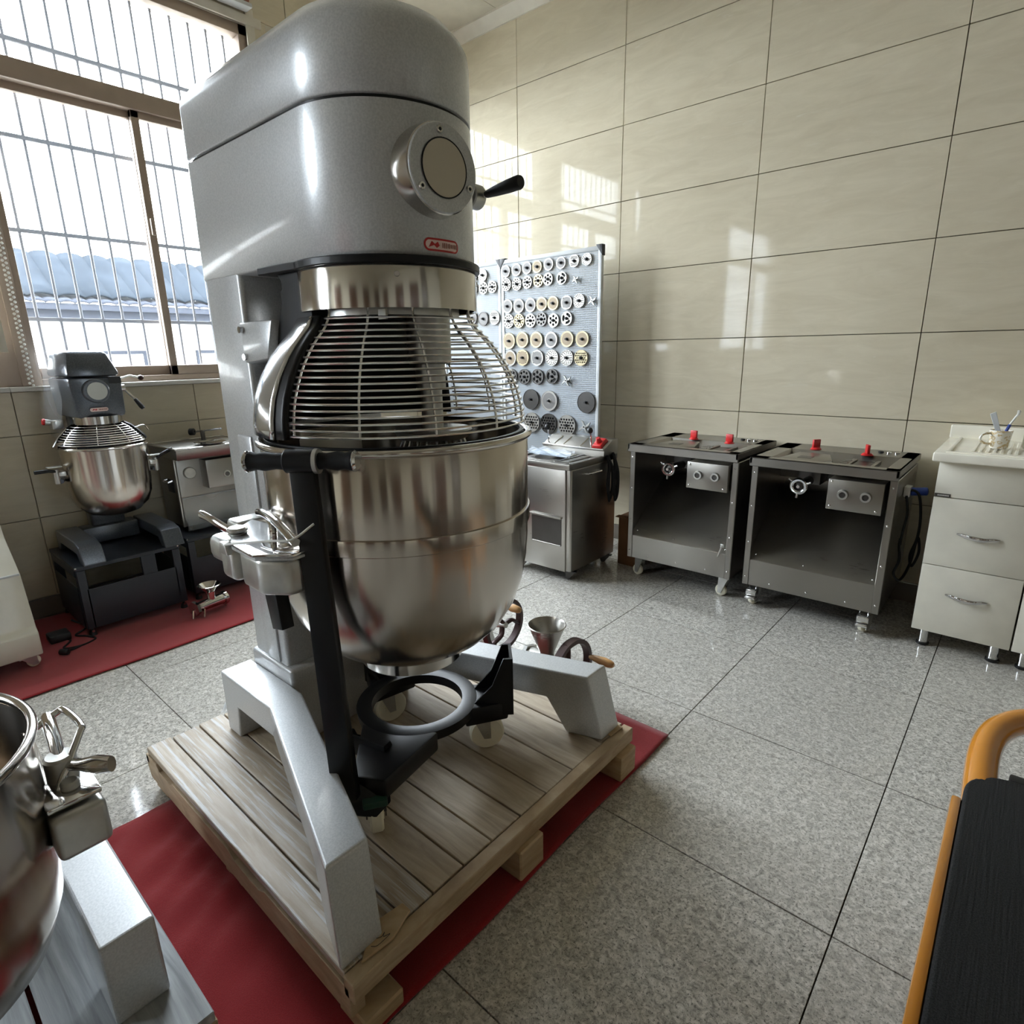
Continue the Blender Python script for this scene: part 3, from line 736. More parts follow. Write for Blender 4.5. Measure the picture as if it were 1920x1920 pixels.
obj('clamp_bolt', MB().cyl((2.102, -2.827, .836), (2.102, -2.827, .852), .019, .015, n=6).cyl((2.102, -2.827, .852), (2.102, -2.827, .866), .013, .022, n=20).cyl((2.102, -2.827, .866), (2.102, -2.827, .878), .022, n=24, bev=.004), 'cast', mx)
obj('clamp_lever', MB().tube(spline([(2.102, -2.827, .862), (2.064, -2.837, .872), (2.019, -2.844, .884), (1.979, -2.845, .888), (1.959, -2.844, .887)], 6), [(.010, .007)]*25, 14, flat=(0, 0, 1)), 'chrome', mx)
obj('locating_block', MB().prism([(2.089, -2.868, .826), (2.129, -2.868, .826), (2.122, -2.868, .854), (2.096, -2.868, .854)], (0, .03, 0), .004), 'cast', mx)
obj('lift_handle', MB().tube(spline([(2.115, -2.778, .905), (2.17, -2.79, .912), (2.25, -2.805, .908), (2.335, -2.815, .885)], 6), (.0095), 12), 'chrome', mx); obj('handle_stem', MB().tube(spline([(2.19, -2.792, .906), (2.215, -2.80, .89), (2.222, -2.805, .86)], 5), .008, 10), 'chrome', mx)
obj('pull_cord', MB().tube(spline([(2.17, -2.885, .866), (2.25, -2.882, .885), (2.33, -2.862, .90), (2.37, -2.84, .905), (2.385, -2.80, .93)], 6), .0024, 6), 'white', mx)
obj('foot_bracket', MB().prism([(2.17, -2.82, .775), (2.225, -2.82, .775), (2.24, -2.82, .665), (2.195, -2.82, .655), (2.185, -2.82, .70)], (0, .03, 0), .003), 'black', mx)
obj('pivot_bolt', MB().cyl((1.90, -2.675, .615), (1.90, -2.655, .615), .010, n=14), 'cast', mx)
# ---- bowl
bw = thing('mixing_bowl', 'large polished steel mixing bowl under the wire guard of the big mixer', 'bowl', (XB, YC, .463))
prof = [(.134, .497), (.175, .512), (.215, .538), (.252, .575), (.282, .625), (.302, .685), (.313, .745), (.317, .80), (.3175, .872), (.3185, .90), (.319, 1.045), (.316, 1.05)]
inn = [(r-.003, z+.003) for r, z in prof[::-1]]
obj('bowl_body', MB().lathe(prof+inn[1:]+[(.0, .50), (0, .497), (.134, .497)], (XB, YC, 0), 96), 'bowl', bw, ang=50)
obj('rim', MB().lathe([(.321+.0085*math.cos(t), 1.056+.0085*math.sin(t)) for t in [2*PI*i/12 for i in range(12)]], (XB, YC, 0), 96, closed=True), 'ring', bw)
obj('reinforcing_band', MB().lathe([(.318, .84), (.3225, .843), (.3235, .872), (.3225, .877), (.318, .878)], (XB, YC, 0), 96), 'bowl', bw)
obj('foot_ring', MB().lathe([(.132, .463), (.136, .463), (.136, .50), (.132, .50)], (XB, YC, 0), 64, closed=True), 'ring', bw)
obj('clamp_ear', MB().prism([(2.13, -2.765, .80), (2.34, -2.765, .80), (2.30, -2.85, .80), (2.17, -2.85, .80)], (0, 0, .030), .003), 'cast', bw)
# ---- bowl trolley
tr = thing('bowl_trolley', 'black three wheeled bowl trolley with a tall T handle under the mixing bowl', 'trolley', (2.21, -2.44, PZ))
TX, TY = 2.212, -2.442
obj('ring_frame', MB().lathe([(.127, .272), (.165, .272), (.168, .30), (.150, .303), (.127, .300)], (TX, TY, 0), 64, closed=True), 'black', tr)
def caster(parent, x, y, a, r=.04, wid=.024, z0=PZ, top=.24, brake=None, steelm='cast', wheel='nylon', nm='caster'):
    d = Vector((math.cos(a), math.sin(a), 0)); s = Vector((-d.y, d.x, 0)); h = Vector((x, y, z0+r)); piv = Vector((x, y, 0))-d*.022
    f = MB(); hz = r+.0
    for sg in (-1, 1):
        o_ = s*sg*(wid/2+.005)
        q = [h+o_+d*.010+P(0, 0, -.012), h+o_-d*.010+P(0, 0, -.012), piv+o_-d*.022+P(0, 0, top-.006), piv+o_+d*.03+P(0, 0, top-.006)]
        f.prism([tuple(v) for v in q], s*.003*sg)
    f.box((-.03, -wid/2-.008, 0), (.03, wid/2+.008, .006), .001, 1, M=Matrix.Translation((piv.x, piv.y, top-.008)) @ Matrix.Rotation(a, 4, 'Z'))
    f.cyl(piv+P(0, 0, top-.004), piv+P(0, 0, top+.012), .014, n=14).cyl(h-s*(wid/2+.009), h+s*(wid/2+.009), .006, n=10)
    c = obj(nm, f, steelm, parent)
    obj('wheel', MB().cyl(h-s*wid/2, h+s*wid/2, r, n=28, bev=.005).cyl(h-s*(wid/2+.002), h+s*(wid/2+.002), r*.45, n=16), wheel, c, ang=30)
    if brake: obj('brake_pedal', MB().box((-.005, -wid/2-.012, 0), (.055, wid/2+.012, .018), .004, 2, M=Matrix.Translation((h.x, h.y, z0+2*r+.004)) @ Matrix.Rotation(a, 4, 'Z')), brake, c)
    return c
def arm(az, r0, r1, w0, w1, z0, z1, ztop=None, wallw=0):
    d = Vector((math.cos(rad(az)), math.sin(rad(az)), 0)); s = Vector((-d.y, d.x, 0)); c = Vector((TX, TY, 0))
    return [tuple(c+d*r+s*w+P(0, 0, z)) for r, w, z in ((r0, -w0, z0), (r1, -w1, z0), (r1, w1, z0), (r0, w0, z0), (r0, -w0, z1), (r1, -w1, z1), (r1, w1, z1), (r0, w0, z1))]
for az, r1 in ((-60, .33), (45, .255), (170, .25)):
    obj('arm', MB().hexa(arm(az, .135, r1, .105 if az < 0 else .07, .04, .245, .300), .006), 'black', tr)
# raised cradle plates
def cradle(az, rr, z0, z1, w, name='cradle_plate'):
    d = Vector((math.cos(rad(az)), math.sin(rad(az)), 0)); s = Vector((-d.y, d.x, 0)); c = Vector((TX, TY, 0))
    def q(r, w_, z): return tuple(c+d*r+s*w_+P(0, 0, z))
    m_ = MB()
    for sg in (-1, 1):
        m_.prism([q(.155, sg*w*.9, z0), q(rr, sg*w, z0), q(rr, sg*w, z1), q(rr-.018, sg*w, z1), q(rr-.05, sg*w, z1-.08), q(.158, sg*w*.9, z0+.035)], s*.006*-sg)
    m_.prism([q(rr, -w, z0), q(rr, w, z0), q(rr, w, z1), q(rr, -w, z1)], d*.008)
    return obj(name, m_, 'black', tr)
cradle(45, .262, .262, .435, .045); cradle(170, .24, .262, .40, .045); cradle(-75, .22, .262, .315, .06)
caster(tr, 2.362, -2.706, rad(-33), .047, .032, PZ, .262, 'green', 'platedark'); caster(tr, 2.355, -2.312, rad(52), .05, .028, PZ, .262, None, 'cast'); caster(tr, 2.035, -2.41, rad(75), .05, .028, PZ, .262, None, 'cast')
obj('pole', MB().hexa([(2.335, -2.80, .262), (2.378, -2.765, .262), (2.368, -2.745, .262), (2.325, -2.78, .262), (2.332, -2.812, 1.04), (2.370, -2.782, 1.04), (2.362, -2.766, 1.04), (2.322, -2.796, 1.04)], .003), 'black', tr)
obj('pole_foot', MB().prism([(2.33, -2.80, .29), (2.35, -2.775, .215), (2.40, -2.73, .205), (2.42, -2.70, .24), (2.36, -2.66, .30)], (-.03, -.02, 0), .003), 'black', tr)
# T handle
hd = Vector((2.345, -2.79, 1.047)); ha = Vector((math.cos(rad(38)), math.sin(rad(38)), 0))
hb = obj('handle_hub', MB().cyl(hd-ha*.032, hd+ha*.032, .0235, n=28, bev=.004), 'black', tr)
for sg in (-1, 1):
    L = [.03, .036, .05, .072, .088, .097, .102]
    obj('handle_grip', MB().tube([hd+ha*sg*x for x in L], [.016, .0165, .0155, .019, .0165, .019, .0195], 18), 'blackr', tr)
    obj('end_cap', MB().cyl(hd+ha*sg*.101, hd+ha*sg*.111, .0215, n=26, bev=.004), 'chrome', tr)
obj('collar_ring', MB().cyl(hd+ha*.028, hd+ha*.036, .0245, n=28), 'cast', tr)
# ================================================================== RIGHT SIDE OF THE ROOM
# ---- perforated display boards
PY = -.26
def panel(x0, x1, z0, z1, label):
    g = thing('pegboard', label, 'pegboard', ((x0+x1)/2, PY, 0), 'white perforated display boards')
    obj('perforated_sheet', MB().box((x0+.018, PY-.0015, z0+.018), (x1-.018, PY, z1-.018)), 'perf', g, smooth=False)
    f = MB(); y0, y1 = PY-.006, PY+.018
    f.box((x0, y0, z0), (x0+.022, y1, z1), .002).box((x1-.022, y0, z0), (x1, y1, z1), .002).box((x0, y0, z1-.024), (x1, y1, z1), .002).box((x0, y0, z0), (x1, y1, z0+.024), .002)
    obj('frame', f, 'whitem', g)
    for (xx, sx) in ((x0-.006, 1), (x1+.006, -1)):
        obj('corner_cap', MB().prism([(xx, PY-.010, z1+.008), (xx+sx*.046, PY-.010, z1+.008), (xx, PY-.010, z1-.055)], (0, .032, 0), .003), 'blackp', g)
    for xx in (x0+.03, x1-.05):
        obj('stand_leg', MB().box((xx, PY+.018, .03), (xx+.03, PY+.045, z0+.3), .002).box((xx, PY-.12, .0), (xx+.03, PY+.20, .03), .003), 'whitem', g)
    return g
panel(.607, 1.387, .52, 1.825, 'right white perforated board, its steel discs in eight rows, standing before the back wall')
panel(-.0+.02, .600, .52, 1.825, 'left white perforated board, half hidden behind the guard of the big mixer')
# camera maths only used to turn measured disc centres into positions on the board
def on_plane(px, py, y):
    d = fw+(px-960)/FPX*r2-(py-960)/FPX*u2; s = (y-CAMLOC.y)/d.y; return CAMLOC+d*s
PLATES = {}
def plate_mesh(kind, R, mat):
    key = (kind, round(R, 3), mat)
    if key in PLATES: return PLATES[key]
    holes = []
    if kind == 'fine': holes = [circ(0, 0, .0042, 10)]
    elif kind == 'medium':
        for rr, n in ((.38, 7), (.62, 12), (.83, 17)): holes += [circ(R*rr*math.cos(2*PI*i/n), R*rr*math.sin(2*PI*i/n), R*.075, 6) for i in range(n)]
    elif kind == 'dots':
        for rr, n in ((.42, 6), (.74, 11)): holes += [circ(R*rr*math.cos(2*PI*i/n+.2), R*rr*math.sin(2*PI*i/n+.2), R*.12, 8) for i in range(n)]
    elif kind == 'big':
        holes = [circ(R*.64*math.cos(2*PI*i/8), R*.64*math.sin(2*PI*i/8), R*.17, 9) for i in range(8)]
    elif kind == 'huge':
        holes = [circ(R*.6*math.cos(2*PI*i/6+.5), R*.6*math.sin(2*PI*i/6+.5), R*.21, 10) for i in range(6)]
    elif kind == 'grid':
        for a in range(-3, 4):
            for b in range(-3, 4):
                x = (a+.5*(b % 2))*R*.30; y = b*R*.27
                if math.hypot(x, y) < R*.82 and (a or b): holes.append(circ(x, y, R*.11, 8))
    elif kind == 'kidney':
        for k in range(3):
            a0 = 2*PI*k/3+.25; L = [(R*.8*math.cos(a0+1.4*i/7), R*.8*math.sin(a0+1.4*i/7)) for i in range(8)]+[(R*.42*math.cos(a0+1.4*i/7), R*.42*math.sin(a0+1.4*i/7)) for i in range(7, -1, -1)]
            holes.append(L)
    elif kind == 'slots':
        for k in (-.62, -.4, .4, .62):
            w_ = math.sqrt(1-k*k)*.8*R; holes.append([(-w_, k*R-.0022), (w_, k*R-.0022), (w_, k*R+.0022), (-w_, k*R+.0022)])
    M = Matrix.Rotation(PI/2, 4, 'X')
    me = holed('plate_disc', circ(0, 0, R, 36), holes, .006, mat, M=M)
    PLATES[key] = me; return me
HUB = MB().cyl((0, -.006, 0), (0, -.022, 0), .0062, n=10).cyl((0, -.003, 0), (0, -.0065, 0), .0105, n=12)
hme = bpy.data.meshes.new('plate hub'); HUB.bm.to_mesh(hme); HUB.bm.free(); hme.materials.append(MT['blackp'])
def plate(px, py, rpx, kind, mat, label, grp, field=None):
    c = on_plane(px, py, PY-.012); dist = (c-CAMLOC).dot(fw); R = rpx*dist/FPX
    R = round(R, 3)
    o = bpy.data.objects.new('mincer_plate', None); COL.objects.link(o); o.location = (c.x, PY-.012, c.z); LOCS[o.name] = Vector(o.location)
    tag(o, label, 'steel disc', grp)
    link('disc', plate_mesh(kind, R, mat), o)
    ro = obj('rim', MB().lathe([(R-.0035, -.0046), (R, -.0046), (R, .004), (R-.0035, .004)], tuple(o.location), 32, axis='y', closed=True), mat, o)
    if field: obj('fine_hole_field', MB().lathe([(R*.24, -.0034), (R*.80, -.0034)], tuple(o.location), 32, axis='y'), field, o)
    if kind == 'kidney': obj('centre_boss', MB().cyl(tuple(o.location+Vector((0, -.005, 0))), tuple(o.location+Vector((0, -.002, 0))), R*.2, n=14), mat, o)
    if kind != 'fine': obj('rubber_backing', MB().cyl((o.location.x, PY-.0085, o.location.z), (o.location.x, PY-.003, o.location.z), R*.95, n=24), 'blackr', o)  # black disc stands in for the shade inside the holes
    h = link('hub_pin', hme, o); h.rotation_euler = (0, random.uniform(0, 3), 0)
def knife(px, py, rpx, label, blades=4):
    c = on_plane(px, py, PY-.02); dist = (c-CAMLOC).dot(fw); R = rpx*dist/FPX
    k = thing('mincer_knife', label, 'knife', (c.x, PY-.02, c.z), 'cross shaped mincer knives on the board')
    obj('hub', MB().cyl((c.x, PY-.03, c.z), (c.x, PY-.008, c.z), R*.26, n=14), 'cast', k)
    obj('hanging_hook', MB().cyl((c.x, PY-.034, c.z), (c.x, PY, c.z), R*.1, n=8), 'blackp', k)
    for i in range(blades):
        a = 2*PI*i/blades+.3; d = Vector((math.cos(a), 0, math.sin(a))); s = Vector((-d.z, 0, d.x))
        q = [c+d*R*.2+s*R*.14, c+d*R*.6+s*R*.22, c+d*R+s*R*.34, c+d*R*.72-s*R*.02, c+d*R*.2-s*R*.14]
        q = [(p.x, PY-.026, p.z) for p in q]
        obj('blade', MB().prism(q, (0, .010, 0), .001, 1), 'cast', k)
def A(x, y): return 860+x*.14583, 460+y*.14583
def B(x, y): return 860+x*.14583, 640+y*.14583
ordn = ['first', 'second', 'third', 'fourth', 'fifth', 'sixth', 'seventh', 'eighth']
rows = [
 ('top row, right board', A, 11.0, [(605, 335, 'fine', 'plate', 'holes'), (745, 315, 'fine', 'platedark' if 0 else 'plate', 'holes'), (880, 290, 'fine', 'plate', 'holes'), (1012, 275, 'fine', 'hot', 'holesw'), (1158, 245, 'fine', 'plate', 'holes'), (1318, 225, 'fine', 'plate', 'holes'), (1488, 200, 'slots', 'plate', None), (1650, 178, 'medium', 'plate', None)]),
 ('second row, right board', A, 11.3, [(615, 505, 'dots', 'plate', None), (750, 500, 'dots', 'plate', None), (885, 475, 'big', 'plate', None), (1025, 455, 'big', 'hot', None), (1150, 435, 'huge', 'plate', None), (1328, 420, 'kidney', 'plate', None)]),
 ('third row, right board', A, 12.6, [(630, 785, 'fine', 'plate', 'holes'), (775, 780, 'fine', 'plate', 'holes'), (925, 768, 'fine', 'plate', 'holes'), (1070, 755, 'fine', 'hot', 'holesw'), (1215, 745, 'fine', 'hot', 'holesw'), (1390, 735, 'slots', 'plate', 'holes'), (1550, 712, 'medium', 'plate', None)]),
 ('fourth row, right board', A, 12.6, [(645, 975, 'dots', 'plate', None), (780, 972, 'dots', 'hot', None), (925, 968, 'big', 'plate', None), (1065, 950, 'big', 'platedark', None), (1220, 965, 'huge', 'plate', None), (1390, 940, 'kidney', 'plate', None)]),
 ('fifth row, right board', A, 14.6, [(650, 1230, 'fine', 'hot', 'holesw'), (820, 1215, 'fine', 'hot', 'holesw'), (1000, 1215, 'fine', 'hot', 'holesw'), (1190, 1215, 'fine', 'plate', 'holes'), (1395, 1205, 'fine', 'hot', 'holesw'), (1590, 1205, 'fine', 'hot', 'holesw')]),
 ('sixth row, right board', B, 14.6, [(665, 215, 'fine', 'plate', 'holesw'), (825, 210, 'slots', 'hot', 'holesw'), (1010, 212, 'slots', 'plate', 'holes'), (1200, 212, 'medium', 'plate', None), (1390, 212, 'medium', 'plate', None), (1575, 212, 'grid', 'hot', None)]),
 ('seventh row, right board', B, 14.0, [(680, 450, 'big', 'platedark', None), (845, 455, 'big', 'platedark', None), (1015, 455, 'huge', 'platedark', None), (1200, 450, 'kidney', 'platedark', None)]),
]
kl = dict(fine='finely perforated', medium='evenly drilled', dots='round holed', big='eight holed', huge='six holed', grid='honeycomb drilled', kidney='three slotted kidney', slots='line slotted')
ml = dict(plate='bright', platedark='dark', hot='cream toned')
for rn_, F, rp, L in rows:
    for i, (x, y, k, mt, fd) in enumerate(L):
        px, py = F(x, y)
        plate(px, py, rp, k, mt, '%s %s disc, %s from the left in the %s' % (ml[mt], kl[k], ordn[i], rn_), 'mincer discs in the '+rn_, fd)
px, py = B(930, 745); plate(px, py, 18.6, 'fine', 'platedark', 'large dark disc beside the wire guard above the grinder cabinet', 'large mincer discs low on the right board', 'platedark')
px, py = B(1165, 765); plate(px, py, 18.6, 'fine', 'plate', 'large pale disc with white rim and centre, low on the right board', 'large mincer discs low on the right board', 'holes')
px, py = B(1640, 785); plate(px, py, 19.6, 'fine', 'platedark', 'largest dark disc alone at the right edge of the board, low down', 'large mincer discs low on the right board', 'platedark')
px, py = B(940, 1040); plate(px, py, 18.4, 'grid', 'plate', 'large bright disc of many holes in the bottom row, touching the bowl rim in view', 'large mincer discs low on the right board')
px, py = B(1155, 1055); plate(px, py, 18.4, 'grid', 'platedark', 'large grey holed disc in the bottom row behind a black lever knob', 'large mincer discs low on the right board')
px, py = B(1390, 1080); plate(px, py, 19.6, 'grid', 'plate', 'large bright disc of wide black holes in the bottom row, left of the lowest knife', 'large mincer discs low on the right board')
for x, y, r_, F, l in ((1505, 440, 8, A, 'small mincer knife end of the second row on the right board'), (1720, 715, 10, A, 'mincer knife at the right end of the third row'), (1385, 505, 12, B, 'mincer knife at the right end of the seventh row of dark discs'), (1620, 1100, 15, B, 'largest mincer knife in the bottom row above the red switch')):
    px, py = F(x, y); knife(px, py, r_, l)
for i, (x, y, k, mt, fd) in enumerate([(185, 390, 'dots', 'platedark', None), (310, 385, 'medium', 'plate', None), (190, 560, 'medium', 'platedark', None), (320, 550, 'big', 'plate', None), (435, 535, 'big', 'plate', None), (175, 935, 'fine', 'platedark', 'platedark'), (318, 945, 'fine', 'platedark', 'holes'), (465, 930, 'slots', 'plate', None)]):
    px, py = A(x, y); rown = 'top' if i < 2 else 'second' if i < 5 else 'lowest visible'; pos = i if i < 2 else i-2 if i < 5 else i-5
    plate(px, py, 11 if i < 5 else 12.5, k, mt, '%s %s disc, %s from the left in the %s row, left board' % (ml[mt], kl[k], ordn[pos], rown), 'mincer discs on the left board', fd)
# ---- steel cabinet grinder in front of the board
gc = thing('grinder_cabinet', 'tall stainless mincer cabinet with red switch in front of the white boards', 'mincer cabinet', (1.4, -.63, 0))
GX0, GX1, GY0, GY1, GZ = 1.175, 1.607, -.865, -.40, .668
obj('body', MB().box((GX0, GY0+.012, .055), (GX1, GY1, GZ-.03), .012, 3), 'steel', gc)
obj('front_door', MB().box((GX0+.01, GY0, .058), (GX1-.030, GY0+.014, GZ-.036), .004), 'steel', gc)
wd = obj('door_recess', MB().box((1.345, GY0-.0025, .205), (1.553, GY0+.003, .365), .001, 1), 'platedark', gc)
obj('recess_lip', MB().box((1.338, GY0-.020, .362), (1.56, GY0, .372), .002), 'steelh', gc); obj('recess_sill', MB().box((1.350, GY0-.008, .203), (1.55, GY0, .209), .001, 1), 'steelh', gc)
tp = MB(); tp.box((GX0-.004, GY0-.012, GZ-.032), (GX1+.004, GY0+.02, GZ), .003).box((GX0-.004, GY1-.02, GZ-.032), (GX1+.004, GY1, GZ), .003).box((GX0-.004, GY0, GZ-.032), (GX0+.03, GY1, GZ), .003).box((GX1-.03, GY0, GZ-.032), (GX1+.004, GY1, GZ), .003).box((GX0, GY0, GZ-.035), (GX1, GY1, GZ-.022)).box((GX0+.28, GY0+.05, GZ-.024), (GX0+.36, GY0+.30, GZ-.006), .002)
obj('worktop', tp, 'steelh', gc)
obj('feed_tray', MB().box((GX0+.04, GY0+.06, GZ-.014), (GX0+.26, GY0+.34, GZ-.008), .002).box((GX0+.30, GY0+.04, GZ-.010), (GX1-.035, GY0+.045, GZ+.004)).box((GX0+.30, GY0+.34, GZ-.010), (GX1-.035, GY0+.345, GZ+.004)), 'steel', gc)
obj('feed_slot', MB().box((GX0+.08, GY0+.10, GZ-.009), (GX0+.22, GY0+.28, GZ-.007)).box((GX0+.29, GY0+.08, GZ-.006), (GX0+.31, GY0+.34, GZ-.003)), 'platedark', gc)
cs = MB().prism([(GX0, -.548, GZ-.01), (GX0, -.542, GZ+.037), (GX0, -.456, GZ+.083), (GX0, -.398, GZ+.083), (GX0, -.398, GZ-.03), (GX0, -.548, GZ-.03)], (GX1-GX0+.004, 0, 0), .003)
obj('control_console', cs, 'steelh', gc)
obj('console_lip', MB().box((GX0, -.553, GZ+.028), (GX1+.004, -.540, GZ+.040), .003), 'steel', gc)
rs = obj('red_switch', MB().hexa([(1.522, -.538, GZ+.038), (1.592, -.538, GZ+.038), (1.592, -.468, GZ+.076), (1.522, -.468, GZ+.076), (1.53, -.543, GZ+.056), (1.585, -.543, GZ+.056), (1.585, -.485, GZ+.092), (1.53, -.485, GZ+.092)], .003), 'red', gc)
obj('switch_knob', MB().cyl((1.558, -.514, GZ+.070), (1.558, -.53, GZ+.098), .017, .013, n=18, bev=.002), 'red', rs)
for x in (1.255, 1.32, 1.44): obj('lever_slot', MB().tube([(x, -.535, GZ+.041), (x+.012, -.465, GZ+.079)], .0035, 8), 'chrome', gc)
for (x, y, h) in ((1.21, -.54, .13), (1.515, -.54, .13)):
    l_ = obj('selector_lever', MB().tube([(x, y+.01, GZ+.04), (x+.002, y-.005, GZ+h)], .004, 8), 'chrome', gc); obj('lever_knob', MB().sphere((x+.002, y-.01, GZ+h+.008), .0175), 'blackp', l_)
obj('side_handle', MB().tube([(GX1, -.725, .598), (GX1+.028, -.725, .598), (GX1+.032, -.715, .598), (GX1+.032, -.61, .598), (GX1+.028, -.60, .598), (GX1, -.60, .598)], .005, 8), 'chrome', gc)
for x, y in ((GX1-.045, GY0+.05), (GX0+.05, GY0+.05), (GX1-.045, GY1-.05), (GX0+.05, GY1-.05)): caster(gc, x, y, rad(200), .018, .014, 0, .052, None, 'platedark', 'blackr')
cdm = MB()
for k, (dy, dz) in enumerate(((0, 0), (-.012, .01), (.012, -.012), (.0, -.02))):
    cdm.tube(spline([(GX1+.012, -.40+dy, .66+dz), (GX1+.034, -.43+dy, .60), (GX1+.036, -.45+dy*1.5, .50), (GX1+.034, -.43+dy, .42+dz), (GX1+.03, -.40+dy, .40+dz), (GX1+.036, -.37+dy, .46), (GX1+.034, -.375+dy, .58), (GX1+.012, -.39+dy, .66+dz)], 5), .0065, 6)
    cdm.tube(spline([(GX1+.012, -.31+dy, .67+dz), (GX1+.034, -.33+dy, .60), (GX1+.036, -.345+dy*1.5, .48), (GX1+.034, -.32+dy, .39+dz), (GX1+.036, -.285+dy, .42), (GX1+.034, -.28+dy, .55), (GX1+.012, -.30+dy, .67+dz)], 5), .0065, 6)
for v_ in cdm.bm.verts: v_.co.y = -.49+(v_.co.y+.36)*.62; v_.co.z = .67+(v_.co.z-.67)*.9
single('power_cord', cdm, 'blackr', 'bundled black power cord hanging on the side of the grinder cabinet', 'cord', (GX1+.03, -.37, .39))
bk = MB().box((-.11, -.075, 0), (.11, .075, .004), .001, 1, M=Matrix.Translation((1.335, -.68, GZ+.007)) @ Matrix.Rotation(rad(25), 4, 'Z') @ Matrix.Rotation(rad(6), 4, 'Y'))
bt_ = thing('manual', 'blue grey printed booklet in a clear bag on top of the grinder cabinet', 'booklet', (1.335, -.68, GZ)); obj('booklet', bk, 'paper', bt_)
rr = random.Random(2)
obj('clear_bag', MB().grid(lambda u, v: Vector((1.335, -.68, GZ+.02)) + Matrix.Rotation(rad(25), 3, 'Z') @ Vector(((u-.5)*.26, (v-.5)*.19, .006*math.sin(u*17+v*9)+.005*math.sin(v*23-u*7)+(u-.5)*-.02)), 26, 20), 'film2', bt_, ang=70)
# cardboard boxes between grinder and slicer
cb = thing('cardboard_box', 'lower brown cardboard box on the floor in the dark gap left of the first slicer', 'box', (1.70, -.20, 0), 'cardboard boxes beside the grinder cabinet')
obj('box_body', MB().box((1.645, -.42, 0), (1.765, -.03, .30), .004), 'cardb', cb)
obj('flap', MB().hexa([(1.645, -.46, .30), (1.765, -.46, .30), (1.765, -.42, .302), (1.645, -.42, .302), (1.645, -.46, .303), (1.765, -.46, .303), (1.765, -.42, .305), (1.645, -.42, .305)]), 'cardb', cb)
cb = thing('cardboard_box', 'upper brown cardboard box leaning on the wall left of the first slicer', 'box', (1.70, -.14, .306), 'cardboard boxes beside the grinder cabinet')
obj('box_body', MB().box((1.65, -.26, .306), (1.762, -.03, .47), .004), 'cardb', cb); obj('tape', MB().box((1.70, -.2615, .33), (1.715, -.03, .4712)), 'handlew', cb)
